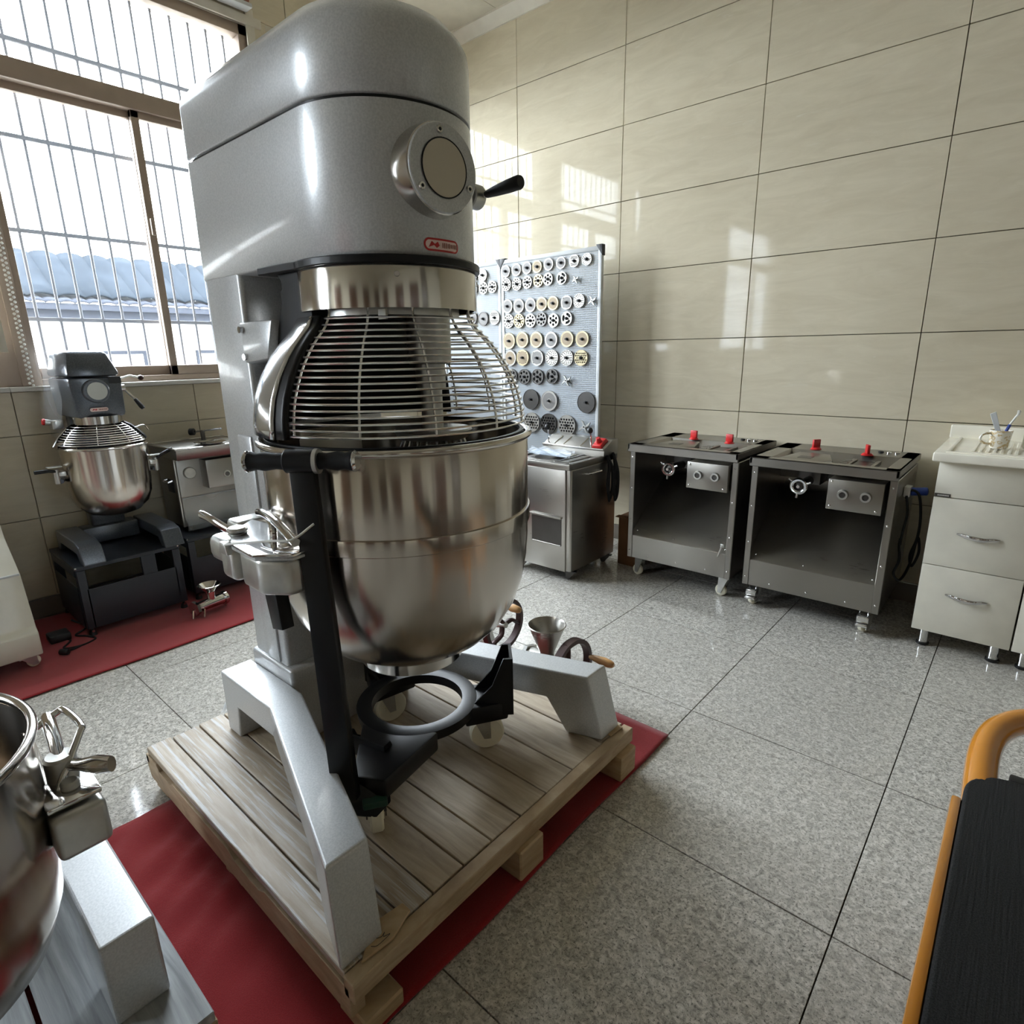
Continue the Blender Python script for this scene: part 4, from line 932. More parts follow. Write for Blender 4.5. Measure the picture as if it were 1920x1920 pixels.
# ---- two meat slicers
def slicer(x0, x1, zt, label, wheel_mat, knobs, pedal, cap=True):
    s = thing('meat_slicer', label, 'meat slicer', ((x0+x1)/2, -.3, 0), 'stainless meat slicing cabinets against the back wall')
    yf, yb = -.545, -.045; zb = .112; zw = zt-.045; W = x1-x0
    sh_ = MB()
    for (a, b) in ((x0, x0+.012), (x1-.012, x1)): sh_.box((a, yf, zb), (b, yb, zw), .002, 1)
    sh_.box((x0, yb-.008, zb), (x1, yb, zw), .002, 1).box((x0, yf, zb), (x1, yb, zb+.008))
    obj('cabinet_shell', sh_, 'steel', s)
    for a, b in ((x0, x0+.028), (x1-.028, x1)):
        fr = obj('front_flange', MB().box((a, yf-.006, zb), (b, yf, zw), .002, 1), 'steelh', s)
        for z in (zb+.04, zb+.22, zb+.40, zw-.03): obj('rivet', MB().sphere(((a+b)/2, yf-.0065, z), .0048, sy=.6, u=10, v=6), 'wire', fr)
    lp = obj('lower_panel', MB().box((x0+.028, yf-.002, zb), (x1-.028, yf+.002, zb+.13), .001, 1), 'steelh', s)
    for k in range(3): obj('rivet', MB().sphere((x0+W*(.22+.28*k), yf-.003, zb+.025), .0048, sy=.6, u=10, v=6), 'wire', lp)
    ch_ = obj('discharge_chute', MB().hexa([(x0+.013, yf+.001, zb+.128), (x1-.013, yf+.001, zb+.128), (x1-.013, yb-.10, zb+.42), (x0+.013, yb-.10, zb+.42), (x0+.013, yf+.001, zb+.131), (x1-.013, yf+.001, zb+.131), (x1-.013, yb-.10, zb+.423), (x0+.013, yb-.10, zb+.423)]), 'steel', s)
    for fx, fz in ((.08, .16), (.45, .15), (.93, .15)): obj('rivet', MB().sphere((x0+W*fx, yf+.02, zb+fz-.005), .0048, u=10, v=6), 'wire', ch_)
    # tray top: frame with sloped well
    t_ = MB(); fwid = .035
    X0, X1, Y0, Y1 = x0-.006, x1+.004, -.575, -.03
    t_.box((X0, Y0, zt-.042), (X1, Y0+.012, zt), .002, 1).box((X0, Y1-.01, zt-.03), (X1, Y1, zt), .002, 1).box((X0, Y0, zt-.03), (X0+.012, Y1, zt), .002, 1).box((X1-.012, Y0, zt-.03), (X1, Y1, zt), .002, 1)
    t_.box((X0, Y0, zt-.006), (X1, Y0+.06, zt), .002, 1).box((X0, -.22, zt-.006), (X1, Y1, zt), .002, 1).box((X0, Y0, zt-.006), (X0+.08, Y1, zt), .002, 1).box((X1-.055, Y0, zt-.006), (X1, Y1, zt), .002, 1)
    a0, a1, b0, b1 = X0+.08, X1-.055, Y0+.06, -.22; d_ = .055; i_ = .035
    bm = t_.bm; top = [bm.verts.new(p) for p in ((a0, b0, zt-.002), (a1, b0, zt-.002), (a1, b1, zt-.002), (a0, b1, zt-.002))]; bot = [bm.verts.new(p) for p in ((a0+i_, b0+i_, zt-d_), (a1-i_, b0+i_, zt-d_), (a1-i_, b1-i_, zt-d_), (a0+i_, b1-i_, zt-d_))]
    for i in range(4): bm.faces.new((top[i], top[(i+1) % 4], bot[(i+1) % 4], bot[i]))
    bm.faces.new(bot)
    obj('tray_top', t_, 'steelh', s, ang=20)
    # raised hopper plates in the well
    obj('feed_plate', MB().prism([(a0+.02, b0+.02, zt-.03), (a0+.19, b0+.02, zt-.03), (a0+.24, b0+.07, zt-.03), (a0+.19, b1-.05, zt-.03), (a0+.05, b1-.05, zt-.03)], (0, 0, .026), .004), 'steelh', s)
    obj('feed_opening', MB().box((a0+.09, b0+.07, zt-.006), (a0+.15, b0+.13, zt-.0025), .001, 1), 'platedark', s)
    ga = MB(); ga.box((a0+.29, b0+.03, zt-.03), (a0+.31, b1-.06, zt-.012), .002).box((a0+.39, b0+.03, zt-.03), (a0+.405, b1-.06, zt-.012), .002)
    for k in range(4): ga.box((a0+.27, b0+.035+k*.04, zt-.014), (a0+.30, b0+.05+k*.04, zt-.008), .001, 1)
    obj('feed_gate', ga, 'steelh', s); obj('blade_opening', MB().box((a0+.315, b0+.04, zt-.022), (a0+.385, b1-.07, zt-.018)), 'platedark', s)
    # hand wheel
    wx, wz = x0+.20, zt-.127; wy = -.50
    wh = obj('hand_wheel', MB().lathe([(.030+.0095*math.cos(t), wy+.0095*math.sin(t)) for t in [2*PI*i/10 for i in range(10)]], (wx, 0, wz), 32, axis='y', closed=True), wheel_mat, s)
    obj('wheel_web', MB().lathe([(.0, wy+.004), (.028, wy+.007)], (wx, 0, wz), 28, axis='y'), 'platedark', wh, thick=.003)
    obj('wheel_nut', MB().cyl((wx, wy-.014, wz), (wx, wy+.01, wz), .008, n=6), 'wire', wh)
    for k in range(3):
        a = rad(25+120*k+(0 if wheel_mat == 'chrome' else 60)); 
        obj('wheel_spoke', MB().tube([(wx+.034*math.cos(a), wy, wz+.034*math.sin(a)), (wx+.055*math.cos(a), wy, wz+.055*math.sin(a))], .005, 8), 'wire', wh)
    obj('drive_shaft', MB().cyl((wx, wy+.01, wz), (wx, -.12, wz), .022, n=16).box((wx-.05, -.34, wz-.02), (wx+.05, -.20, wz+.09), .006).box((x0+.013, -.16, wz-.03), (x1-.013, -.12, wz+.03)), 'platedark', s)
    # gear box plate with two bearings
    gx0, gx1, gz0, gz1 = x0+.338, x0+.55, zt-.195, zt-.06
    gb = obj('gear_box', MB().box((gx0, -.575, gz0), (gx1, -.30, gz1), .003), 'steelh', s)
    obj('box_neck', MB().hexa([(gx0+.085, -.48, gz1-.01), (gx0+.185, -.48, gz1-.01), (gx0+.185, -.40, gz1-.01), (gx0+.085, -.40, gz1-.01), (gx0+.06, -.50, gz1+.03), (gx0+.20, -.50, gz1+.03), (gx0+.20, -.38, gz1+.03), (gx0+.06, -.38, gz1+.03)]), 'steelh', gb)
    for xx in (gx0+.062, gx0+.150):
        b_ = obj('bearing_cap', MB().lathe([(.013, -.590), (.0205, -.590), (.0225, -.576), (.012, -.576)], (xx, 0, gz0+.072), 24, axis='y', closed=True), 'cast', gb)
    for xx in (gx0+.062, gx0+.150): obj('shaft_end', MB().cyl((xx, -.586, gz0+.072), (xx, -.57, gz0+.072), .011, n=16), 'platedark', gb)
    for xx, zz in ((gx0+.015, gz0+.015), (gx1-.02, gz0+.015), (gx0+.015, gz1-.012)): obj('rivet', MB().sphere((xx, -.5755, zz), .0052, sy=.6, u=10, v=6), 'wire', gb)
    # switches on the back rim
    for (kx, ky, ang_) in knobs:
        kb = obj('rotary_switch', MB().cyl((kx, ky, zt), (kx, ky, zt+.012), .026, .019, n=24, bev=.002), 'red', s)
        obj('switch_lever', MB().box((-.0065, -.02, 0), (.0065, .02, .040), .003, 2, M=Matrix.Translation((kx, ky, zt+.010)) @ Matrix.Rotation(rad(ang_), 4, 'Z')), 'red', kb)
    bx = x1-.145
    for k in range(3): obj('push_button', MB().cyl((bx+.033*k, -.12, zt), (bx+.033*k, -.12, zt+.009), .0115, n=18, bev=.002), 'chrome' if k else 'blackp', s)
    obj('door_latch', MB().box((x1-.055, yf-.016, zb+.165), (x1-.035, yf-.004, zb+.185), .003).tube([(x1-.045, yf-.012, zb+.175), (x1-.062, yf-.018, zb+.115)], [.006, .004], 8), 'cast', s) if cap else None
    for x, y in ((x0+.045, -.50), (x1-.055, -.50), (x0+.045, -.10), (x1-.055, -.10)):
        if pedal:
            c = caster(s, x, y, rad(-115), .027, .026, 0, zb, None, 'wire', 'nylon')
            obj('brake_pedal', MB().box((-.024, -.05, .03), (.024, -.012, .042), .003, 2, M=Matrix.Translation((x, y-.01, .01))).box((-.024, -.055, .045), (.024, -.01, .075), .003, 2, M=Matrix.Translation((x, y+.01, .01))), 'wire', c)
        else: caster(s, x, y, rad(170), .030, .024, 0, zb, None, 'cast', 'nylon')
    return s
slicer(1.785, 2.372, .758, 'left of two open fronted stainless meat slicers, on white wheels against the back wall', 'chrome', [(1.997, -.235, 80), (2.213, -.275, 80)], False)
slicer(2.437, 3.028, .752, 'right of two open fronted stainless meat slicers, beside the white drawer unit', 'chrome', [(2.612, -.18, -35), (2.846, -.232, 25)], True, False)
sc = MB().tube(spline([(3.04, -.36, .60), (3.055, -.37, .64), (3.085, -.36, .62), (3.10, -.33, .52), (3.10, -.32, .42), (3.085, -.33, .34), (3.10, -.36, .30), (3.115, -.33, .36), (3.10, -.31, .42), (3.09, -.34, .30), (3.07, -.40, .24), (3.045, -.42, .27), (3.06, -.44, .34), (3.05, -.42, .40), (3.045, -.38, .42)], 7), .0055, 8).tube(spline([(3.045, -.40, .62), (3.06, -.42, .55), (3.055, -.43, .46), (3.05, -.40, .40)], 6), .005, 8)
cd2 = thing('slicer_cord', 'looped black cord and blue plug hanging between the right slicer and the drawer unit', 'cord', (3.07, -.38, .25)); obj('cord', sc, 'blackr', cd2)
obj('blue_plug', MB().cyl((3.05, -.35, .63), (3.11, -.33, .635), .018, n=14, bev=.003), 'blue', cd2)
obj('plug_socket', MB().box((3.030, -.385, .61), (3.055, -.325, .655), .004), 'cast', cd2)
# ---- white drawer unit
kc = thing('drawer_unit', 'ivory kitchen drawer unit with two chrome pulls at the right edge', 'drawer unit', (3.31, -.28, 0), 'ivory kitchen units along the back wall')
def unit(k, x0, x1, doors):
    obj('body', MB().box((x0, -.50, .078), (x1, -.03, .80), .002), 'ivory', k)
    for (z0, z1, hz) in doors:
        dr = obj('drawer', MB().box((x0+.001, -.52, z0), (x1-.0015, -.50, z1), .002), 'ivory', k)
        if hz:
            xm = (x0+x1)/2
            for sg in (1,): 
                pts = [(xm-.068, -.523, hz+.002), (xm-.05, -.527, hz+.001), (xm-.02, -.538, hz-.003), (xm+.02, -.541, hz-.004), (xm+.05, -.529, hz-.001), (xm+.068, -.523, hz+.0)]
                obj('handle', MB().tube(spline(pts, 4), [(.0035+.0055*math.sin(PI*i/20), .003+.001*math.sin(PI*i/20)) for i in range(21)], 12, flat=(0, 0, 1)), 'chrome', dr)
    for x in (x0+.045, x1-.045):
        for y in (-.47, -.08):
            f = obj('foot', MB().cyl((x, y, .012), (x, y, .079), .019, n=22), 'chrome', k); obj('foot_pad', MB().cyl((x, y, 0), (x, y, .013), .024, n=22, bev=.003), 'blackp', f)
unit(kc, 3.150, 3.477, [(.659, .798, 0), (.374, .656, .515), (.080, .371, .255)])
obj('maker_label', MB().box((3.152, -.5215, .658), (3.205, -.52, .672)), 'platedark', kc)
lb_ = MB(); rn = random.Random(9); x = 3.162
while x < 3.2: lb_.box((x, -.5222, .662), (x+.002, -.5214, .668)); x += .0035
obj('label_print', lb_, 'white', kc)
k2 = thing('drawer_unit', 'next ivory kitchen unit cut off by the right edge of the photo', 'drawer unit', (3.88, -.28, 0), 'ivory kitchen units along the back wall')
unit(k2, 3.481, 4.28, [(.659, .798, 0), (.080, .656, .5)])
ct = thing('worktop', 'cream moulded worktop with raised back edge on the ivory units', 'worktop', (3.7, -.28, .80))
t_ = MB().box((3.128, -.555, .802), (4.30, -.01, .838), .006, 3).box((3.128, -.045, .835), (4.30, -.008, .895), .006, 3)
obj('slab', t_, 'counter', ct)
gm = MB()
for k in range(7): gm.box((3.24+.022*k, -.46, .8375), (3.25+.022*k, -.12, .8415), .0015, 1)
obj('drain_ribs', gm, 'counter', ct); obj('raised_edge', MB().box((3.165, -.53, .837), (3.180, -.06, .843), .002).box((3.165, -.535, .837), (4.29, -.52, .843), .002), 'counter', ct)
cp = thing('cup', 'small white flower patterned cup holding a toothbrush on the worktop', 'cup', (3.315, -.33, .8415))
obj('cup_body', MB().lathe([(.0, .8425), (.026, .8425), (.030, .848), (.036, .90), (.0375, .914), (.0355, .914), (.033, .90), (.028, .85), (0, .847)], (3.315, -.33, 0), 36), 'cup', cp)
obj('cup_handle', MB().tube(spline([(3.285, -.35, .902), (3.262, -.368, .897), (3.256, -.372, .875), (3.276, -.36, .86), (3.288, -.35, .86)], 5), .0045, 8), 'cup', cp)
tb = thing('toothbrush', 'white toothbrush with blue grip leaning to the right in the cup', 'toothbrush', (3.325, -.33, .855))
obj('brush_handle', MB().tube(spline([(3.312, -.33, .852), (3.335, -.335, .93), (3.345, -.337, .955), (3.362, -.34, .99)], 5), .004, 8), 'white', tb); obj('blue_grip', MB().tube([(3.322, -.332, .885), (3.338, -.3355, .938)], .0056, 8), 'blue', tb)
obj('bristles', MB().box((3.352, -.352, .975), (3.362, -.34, .995), .002), 'white', tb)
cm = thing('comb', 'pale flat comb leaning to the left in the cup', 'comb', (3.30, -.33, .855))
obj('comb_body', MB().prism([(3.318, -.33, .852), (3.330, -.33, .857), (3.288, -.33, .985), (3.270, -.33, .975)], (0, .003, 0), .001, 1), 'whitem', cm)
bo_ = thing('bottle', 'white plastic bottle standing on the worktop cut by the right edge', 'bottle', (3.42, -.36, .843))
obj('bottle_body', MB().lathe([(0, .8435), (.036, .8435), (.040, .85), (.040, .93), (.034, .96), (.018, .975), (.016, .99)], (3.425, -.30, 0), 28), 'white', bo_); obj('bottle_cap', MB().cyl((3.425, -.30, .99), (3.425, -.30, 1.03), .018, n=20, bev=.003), 'white', bo_)
# ---- hand mincers on the floor beyond the pallet
def mincer(cx, cy, a, label, loc):
    m_ = thing('hand_mincer', label, 'mincer', (cx, cy, 0), 'hand cranked mincers on the floor behind the pallet')
    obj('barrel', MB().cyl((cx-.10, cy+.0, .13), (cx+.02, cy, .13), .042, n=24, bev=.004).cyl((cx-.115, cy, .13), (cx-.10, cy, .13), .052, n=6), 'cast', m_)
    obj('hopper', MB().lathe([(.024, .15), (.028, .185), (.066, .285), (.070, .288), (.067, .290), (.062, .284), (.025, .19), (.021, .15)], (cx-.02, cy, 0), 40), 'steel', m_)
    obj('stand', MB().hexa([(cx-.03, cy-.05, 0), (cx+.01, cy-.05, 0), (cx+.01, cy+.05, 0), (cx-.03, cy+.05, 0), (cx-.025, cy-.02, .10), (cx+.0, cy-.02, .10), (cx+.0, cy+.02, .10), (cx-.025, cy+.02, .10)], .004).box((cx-.10, cy-.06, 0), (cx+.08, cy+.06, .012), .004), 'cast', m_)
    wx = cx+.088; wz = .15; R = .106
    wh = obj('flywheel', MB().lathe([(R-.010, wx-.014), (R+.006, wx-.014), (R+.006, wx+.014), (R-.010, wx+.014)], (0, cy, wz), 48, axis='x', closed=True), 'iron', m_)
    for k in range(3):
        t = rad(90+120*k+20); c_, s_ = math.cos(t), math.sin(t)
        obj('spoke', MB().tube(spline([(wx, cy+.01*c_, wz+.01*s_), (wx+.004, cy+.045*c_-.012*s_, wz+.045*s_+.012*c_), (wx, cy+.09*c_+.008*s_, wz+.09*s_-.008*c_), (wx, cy+.11*c_, wz+.11*s_)], 4), [(.013, .008)]*13, 10, flat=(1, 0, 0)), 'iron', wh)
    obj('shaft', MB().cyl((cx+.02, cy, wz-.02), (wx+.016, cy, wz), .012, n=14), 'cast', m_)
    ha_ = Vector((wx+.012, cy+.098, wz+.012)) if a == 0 else Vector((wx+.012, cy-.02, wz+.10))
    obj('wooden_handle', MB().tube([ha_+Vector((x, 0, 0)) for x in (0, .012, .03, .06, .085, .097, .102)], [.007, .010, .0125, .0165, .0145, .011, .006], 16), 'handlew', m_)
    return m_
m1_ = mincer(2.225, -1.835, 0, 'hand mincer with steel hopper and dark cast flywheel behind the right mixer leg', None)
m2_ = mincer(1.80, -1.72, 1, 'hand mincer mostly hidden behind the mixing bowl, only wheel and pale handle showing', None)
m1_.location.z = .010; m2_.location.z = .010
# ================================================================== LEFT SIDE OF THE ROOM
def stand(x0, x1, y0, y1, zt, label):
    s = thing('machine_stand', label, 'stand', ((x0+x1)/2, (y0+y1)/2, 0), 'dark steel machine stands along the window wall')
    obj('top_plate', MB().box((x0, y0, zt-.018), (x1, y1, zt), .002, 1), 'navy', s)
    for (x, y) in ((x1-.035, y0+.003), (x1-.035, y1-.038), (x0+.003, y0+.003), (x0+.003, y1-.038)):
        l = obj('leg', MB().box((x, y, .045), (x+.035, y+.035, zt-.018), .002, 1), 'navy', s)
        obj('foot', MB().cyl((x+.018, y+.018, .009), (x+.018, y+.018, .03), .017, .012, n=16).cyl((x+.018, y+.018, .03), (x+.018, y+.018, .05), .006, n=8), 'blackp', l)
        obj('bolt', MB().cyl((x+.033, y+.018, .033), (x+.037, y+.018, .033), .006, n=6), 'chrome', l)
    w_ = y1-y0
    obj('front_panel', MB().box((x1-.004, y0+.03, .045), (x1, y1-.03, zt-.11), .001, 1), 'navy', s)
    obj('front_post', MB().box((x1-.02, y0+w_*.60, zt-.11), (x1-.001, y0+w_*.74, zt-.018), .001, 1), 'navy', s)
    obj('side_panel', MB().box((x0+.03, y0, .045), (x1-.03, y0+.003, zt-.10), .001, 1).box((x0+.02, y0, zt-.05), (x1-.02, y0+.003, zt-.018), .001, 1), 'navy', s)
    obj('side_panel', MB().box((x0+.03, y1-.003, .045), (x1-.03, y1, zt-.10), .001, 1), 'navy', s)
    obj('shelf', MB().box((x0+.01, y0+.01, .06), (x1-.01, y1-.01, .072)), 'navy', s)
    for (x, y) in ((x1, y0+.004), (x1, y1-.01), (x0, y0+.004)): obj('corner_screw', MB().sphere((x, y, zt-.004), .005, u=8, v=6), 'wire', s)
    return s
stand(-.15, .292, -2.795, -2.355, .345, 'dark steel stand under the small graphite mixer, between the pale machine and the steel mincer')
stand(-.15, .235, -2.30, -1.86, .345, 'dark steel stand under the stainless mincer, partly behind the big mixer column')
# ---- small mixer
sx, sy = .10, -2.545
sm = thing('tabletop_mixer', 'small graphite grey planetary mixer with steel bowl on a dark stand under the window', 'mixer', (sx, sy, .345))
def arm_leg(sg):
    yo = sy+sg*.215; yi = sy+sg*.125
    pts = [(-.12, .345), (-.12, .44), (.20, .44), (.262, .425), (.302, .345), (.245, .345), (.215, .385), (-.05, .385), (-.08, .345)]
    q = MB(); q.prism([(x, min(yo, yi), z) for x, z in pts], (0, abs(yo-yi), 0), .005); return q
obj('base_leg', arm_leg(-1), 'darkpaint', sm, ang=15); obj('base_leg', arm_leg(1), 'darkpaint', sm, ang=15)
obj('base_bridge', MB().box((-.13, sy-.12, .355), (-.03, sy+.12, .435), .006), 'darkpaint', sm)
obj('column', MB().box((-.135, sy-.075, .43), (-.055, sy+.075, 1.0), .014, 3), 'darkpaint', sm)
hb_ = MB(); 
hb_.hexa([(-.13, sy-.105, .985), (.175, sy-.095, .985), (.175, sy+.10, .985), (-.13, sy+.11, .985), (-.13, sy-.115, 1.165), (.195, sy-.112, 1.165), (.195, sy+.10, 1.165), (-.13, sy+.11, 1.165)], .016)
obj('head', hb_, 'darkpaint', sm)
obj('head_cap', MB().hexa([(-.135, sy-.118, 1.168), (.198, sy-.114, 1.168), (.198, sy+.102, 1.168), (-.135, sy+.112, 1.168), (-.10, sy-.095, 1.282), (.155, sy-.088, 1.282), (.155, sy+.065, 1.282), (-.10, sy+.07, 1.282)], .02), 'darkpaint', sm)
obj('speed_plate', MB().box((.1965, sy+.045, 1.135), (.1985, sy+.095, 1.165), .0006, 1), 'blackp', sm)
hbx = obj('hub_boss', MB().cyl((.18, sy-.012, 1.105), (.212, sy-.012, 1.105), .053, n=36, bev=.004), 'darkpaint', sm); obj('blank_disc', MB().cyl((.211, sy-.010, 1.105), (.2145, sy-.010, 1.105), .039, n=36), 'facewhite', hbx)
def flatwr(u, z, e): return Vector((.183+(z-.99)*.11+e, sy-.01+u, z))
badge(sm, 0, 1.022, .036, .0085, flatwr, 'badge', 'badge')
lv = obj('gear_lever', MB().cyl((.12, sy+.10, 1.11), (.12, sy+.125, 1.11), .016, n=16).tube([(.12, sy+.12, 1.11), (.135, sy+.155, 1.06), (.14, sy+.16, 1.05)], .006, 8), 'chrome', sm); obj('grip', MB().tube([(.137, sy+.157, 1.056), (.15, sy+.175, 1.02), (.155, sy+.18, 1.01)], [.008, .011, .008], 10), 'blackp', lv)
lv = obj('lift_lever', MB().tube([(.10, sy+.11, 1.15), (.11, sy+.16, 1.165), (.11, sy+.20, 1.155)], .005, 8), 'chrome', sm); obj('knob', MB().sphere((.11, sy+.205, 1.154), .013, sx=1.3), 'iron', lv)
obj('splash_ring', MB().lathe([(.092, .955), (.096, .955), (.098, .99), (.092, .99)], (sx, sy, 0), 48, closed=True), 'ring', sm)
obj('planet_hub', MB().cyl((sx, sy, .90), (sx, sy, .97), .06, n=24), 'platedark', sm)
g2 = [(.098, .952), (.125, .936), (.150, .910), (.170, .885), (.178, .868)]
def gr2(z):
    for (r0, z0), (r1, z1) in zip(g2, g2[1:]):
        if z1 <= z <= z0: return r0+(r1-r0)*(z0-z)/(z0-z1)
    return g2[-1][0]
for k in range(9):
    z = .945-(.945-.87)*k/8; r = gr2(z)
    obj('guard_wire', MB().tube([(sx+r*math.cos(a), sy+r*math.sin(a), z) for a in [rad(-105+165*i/26) for i in range(27)]], .0022, 6), 'wire', sm)
for a in (-70, -20, 22, 50): obj('guard_rib', MB().tube([(sx+r*.99*math.cos(rad(a)), sy+r*.99*math.sin(rad(a)), z) for r, z in g2], .002, 6), 'wire', sm)
obj('guard_back_shell', MB().lathe([(r+.003, z+.004) for r, z in g2], (sx, sy, 0), 24, rad(58), rad(258)), 'black', sm, thick=.003)
obj('guard_arm', MB().tube([(sx-.02, sy-.125, .94), (sx-.02, sy-.165, .90), (sx-.01, sy-.192, .862)], .004, 8), 'chrome', sm)
obj('guard_latch', MB().tube(spline([(sx+.07, sy+.125, .925), (sx+.08, sy+.16, .935), (sx+.09, sy+.175, .91)], 4), .003, 8), 'chrome', sm)
obj('emergency_button', MB().box((-.02, sy-.165, .935), (.03, sy-.12, .975), .004).cyl((.005, sy-.165, .965), (.005, sy-.185, .97), .014, n=14), 'cast', sm)
obj('stop_button', MB().cyl((.005, sy-.183, .97), (.005, sy-.195, .972), .015, n=14, bev=.003), 'red', sm)
b2 = thing('mixing_bowl', 'small polished steel bowl of the graphite mixer on the stand', 'bowl', (sx, sy, .515))
pb = [(0, .515), (.06, .518), (.11, .535), (.148, .572), (.166, .62), (.172, .68), (.174, .76), (.176, .845)]
obj('bowl_body', MB().lathe(pb+[(.173, .846), (.170, .76), (.168, .68), (.162, .622), (.144, .576), (.107, .54), (0, .52)], (sx, sy, 0), 64), 'bowl', b2, ang=50)
obj('rim', MB().lathe([(.179+.006*math.cos(t), .852+.006*math.sin(t)) for t in [2*PI*i/10 for i in range(10)]], (sx, sy, 0), 64, closed=True), 'ring', b2)
for sg in (-1, 1):
    cl = obj('bowl_clamp', MB().box((sx-.01, sy+sg*.172, .735), (sx+.04, sy+sg*.20, .755), .004).cyl((sx+.015, sy+sg*.205, .70), (sx+.015, sy+sg*.205, .765), .012, n=12).box((sx-.005, sy+sg*.18, .775), (sx+.03, sy+sg*.235, .780), .002), 'cast', sm)
    obj('clamp_handle', MB().tube([(sx+.02, sy+sg*.205, .757), (sx+.03, sy+sg*.235, .765 if sg < 0 else .78), (sx+.03, sy+sg*.285, .765 if sg < 0 else .80)], [.006, .008, .009], 10), 'blackp', cl)
    obj('yoke_arm', MB().tube(spline([(-.06, sy+sg*.07, .71), (-.02, sy+sg*.15, .71), (sx+.02, sy+sg*.200, .71)], 5), [(.012, .018)]*11, 10, flat=(0, 0, 1)), 'darkpaint', sm)
# clear plastic wrap hanging over the rear of the small mixer
rr = random.Random(4)
wr_ = thing('plastic_wrap', 'clear plastic wrap left hanging over the rear of the small mixer', 'plastic wrap', (-.02, sy-.12, 1.0))
def wrapf(u, v):
    x = .175-.33*u; a = v
    z = 1.285-.30*a; y = sy-.108-.03*math.sin(a*2.5)-.02*a-.012*math.sin(u*9+a*7)
    return Vector((x, y, z-.04*u))
obj('side_sheet', MB().grid(wrapf, 20, 20), 'film', wr_, ang=60)
obj('rear_sheet', MB().grid(lambda u, v: Vector((-.145-.008*math.sin(v*8), sy-.14+.27*u, 1.29-.40*v-.02*math.sin(u*11))), 14, 14), 'film', wr_, ang=60)
# ---- stainless mincer on the second stand
mm = thing('steel_mincer', 'stainless electric mincer with flat tray between the small mixer and the big mixer column', 'mincer', (.04, -2.08, .345))
X0, X1, Y0, Y1 = -.13, .165, -2.255, -1.90
obj('body', MB().box((X0, Y0, .375), (X1-.06, Y1, .735), .006), 'steelh', mm)
obj('front_edge_post', MB().box((X1-.075, Y0-.002, .375), (X1-.06, Y0+.012, .735), .002), 'steel', mm)
obj('foot', MB().box((X0+.02, Y0+.02, .345), (X0+.05, Y0+.05, .376), .004), 'blackr', mm); obj('foot', MB().box((X1-.10, Y0+.02, .345), (X1-.07, Y0+.05, .376), .004), 'blackr', mm)
obj('foot', MB().box((X1-.10, Y1-.05, .345), (X1-.07, Y1-.02, .376), .004), 'blackr', mm)
obj('tray', MB().hexa([(X0-.02, Y0-.01, .74), (X1+.02, Y0-.01, .74), (X1+.02, Y1, .74), (X0-.02, Y1, .74), (X0-.03, Y0-.03, .80), (X1+.05, Y0-.02, .80), (X1+.05, Y1+.01, .80), (X0-.03, Y1+.01, .80)], .003), 'steelh', mm)
tl = MB(); tl.tube([(X0-.03, Y0-.03, .80), (X1+.05, Y0-.02, .80), (X1+.05, Y1+.01, .80), (X0-.03, Y1+.01, .80)], .004, 8, closed=True); obj('tray_lip', tl, 'chrome', mm)
obj('side_handle', MB().box((-.02, Y0-.004, .555), (.06, Y0+.002, .625), .002), 'blackp', mm); obj('handle_bar', MB().tube([(-.015, Y0-.004, .62), (-.015, Y0-.022, .615), (.055, Y0-.022, .615), (.055, Y0-.004, .62)], .005, 8), 'chrome', mm)
gb_ = obj('gear_box', MB().box((X1-.075, -2.13, .575), (X1+.02, -1.92, .725), .004), 'steelh', mm)
for y in (-2.03, -1.96): obj('bearing_cap', MB().cyl((X1+.018, y, .64), (X1+.028, y, .64), .019, n=24, bev=.002), 'cast', gb_); obj('bearing_bore', MB().cyl((X1+.0275, y, .64), (X1+.0295, y, .64), .012, n=18), 'platedark', gb_)
obj('round_cap', MB().cyl((X1-.07, -2.19, .66), (X1-.04, -2.19, .66), .030, n=24, bev=.003), 'cast', mm)
cr = obj('crank_bar', MB().tube([(-.10, -2.06, .845), (.05, -1.97, .865)], .005, 8), 'chrome', mm); obj('crank_knob', MB().cyl((-.115, -2.075, .845), (-.095, -2.055, .845), .019, n=18, bev=.003), 'blackp', cr)
obj('crank_post', MB().box((-.06, -2.04, .80), (-.045, -2.02, .855), .002), 'platedark', mm)
ps = thing('clear_tray', 'clear plastic tray leaning on the front of the stainless mincer', 'tray', (.12, -2.12, .40))
obj('tray_shell', MB().grid(lambda u, v: Vector((.108+.03*(1-v)+.008*math.sin(u*9), -2.245+.30*u, .36+.17*v)), 10, 8), 'film3', ps, thick=.002); obj('tray_edge', MB().tube([(.112, -2.245, .53), (.112, -1.945, .53)], .003, 6), 'film2', ps)
pt_ = MB().lathe([(.0, .0), (.05, .0), (.075, .006), (.078, .009), (.05, .004), (0, .004)], (.155, -2.08, .806), 32)
single('steel_tray', pt_, 'chrome', 'oval shiny tray lying on the stainless mincer beside the mixer column', 'tray', (.155, -2.08, .806))
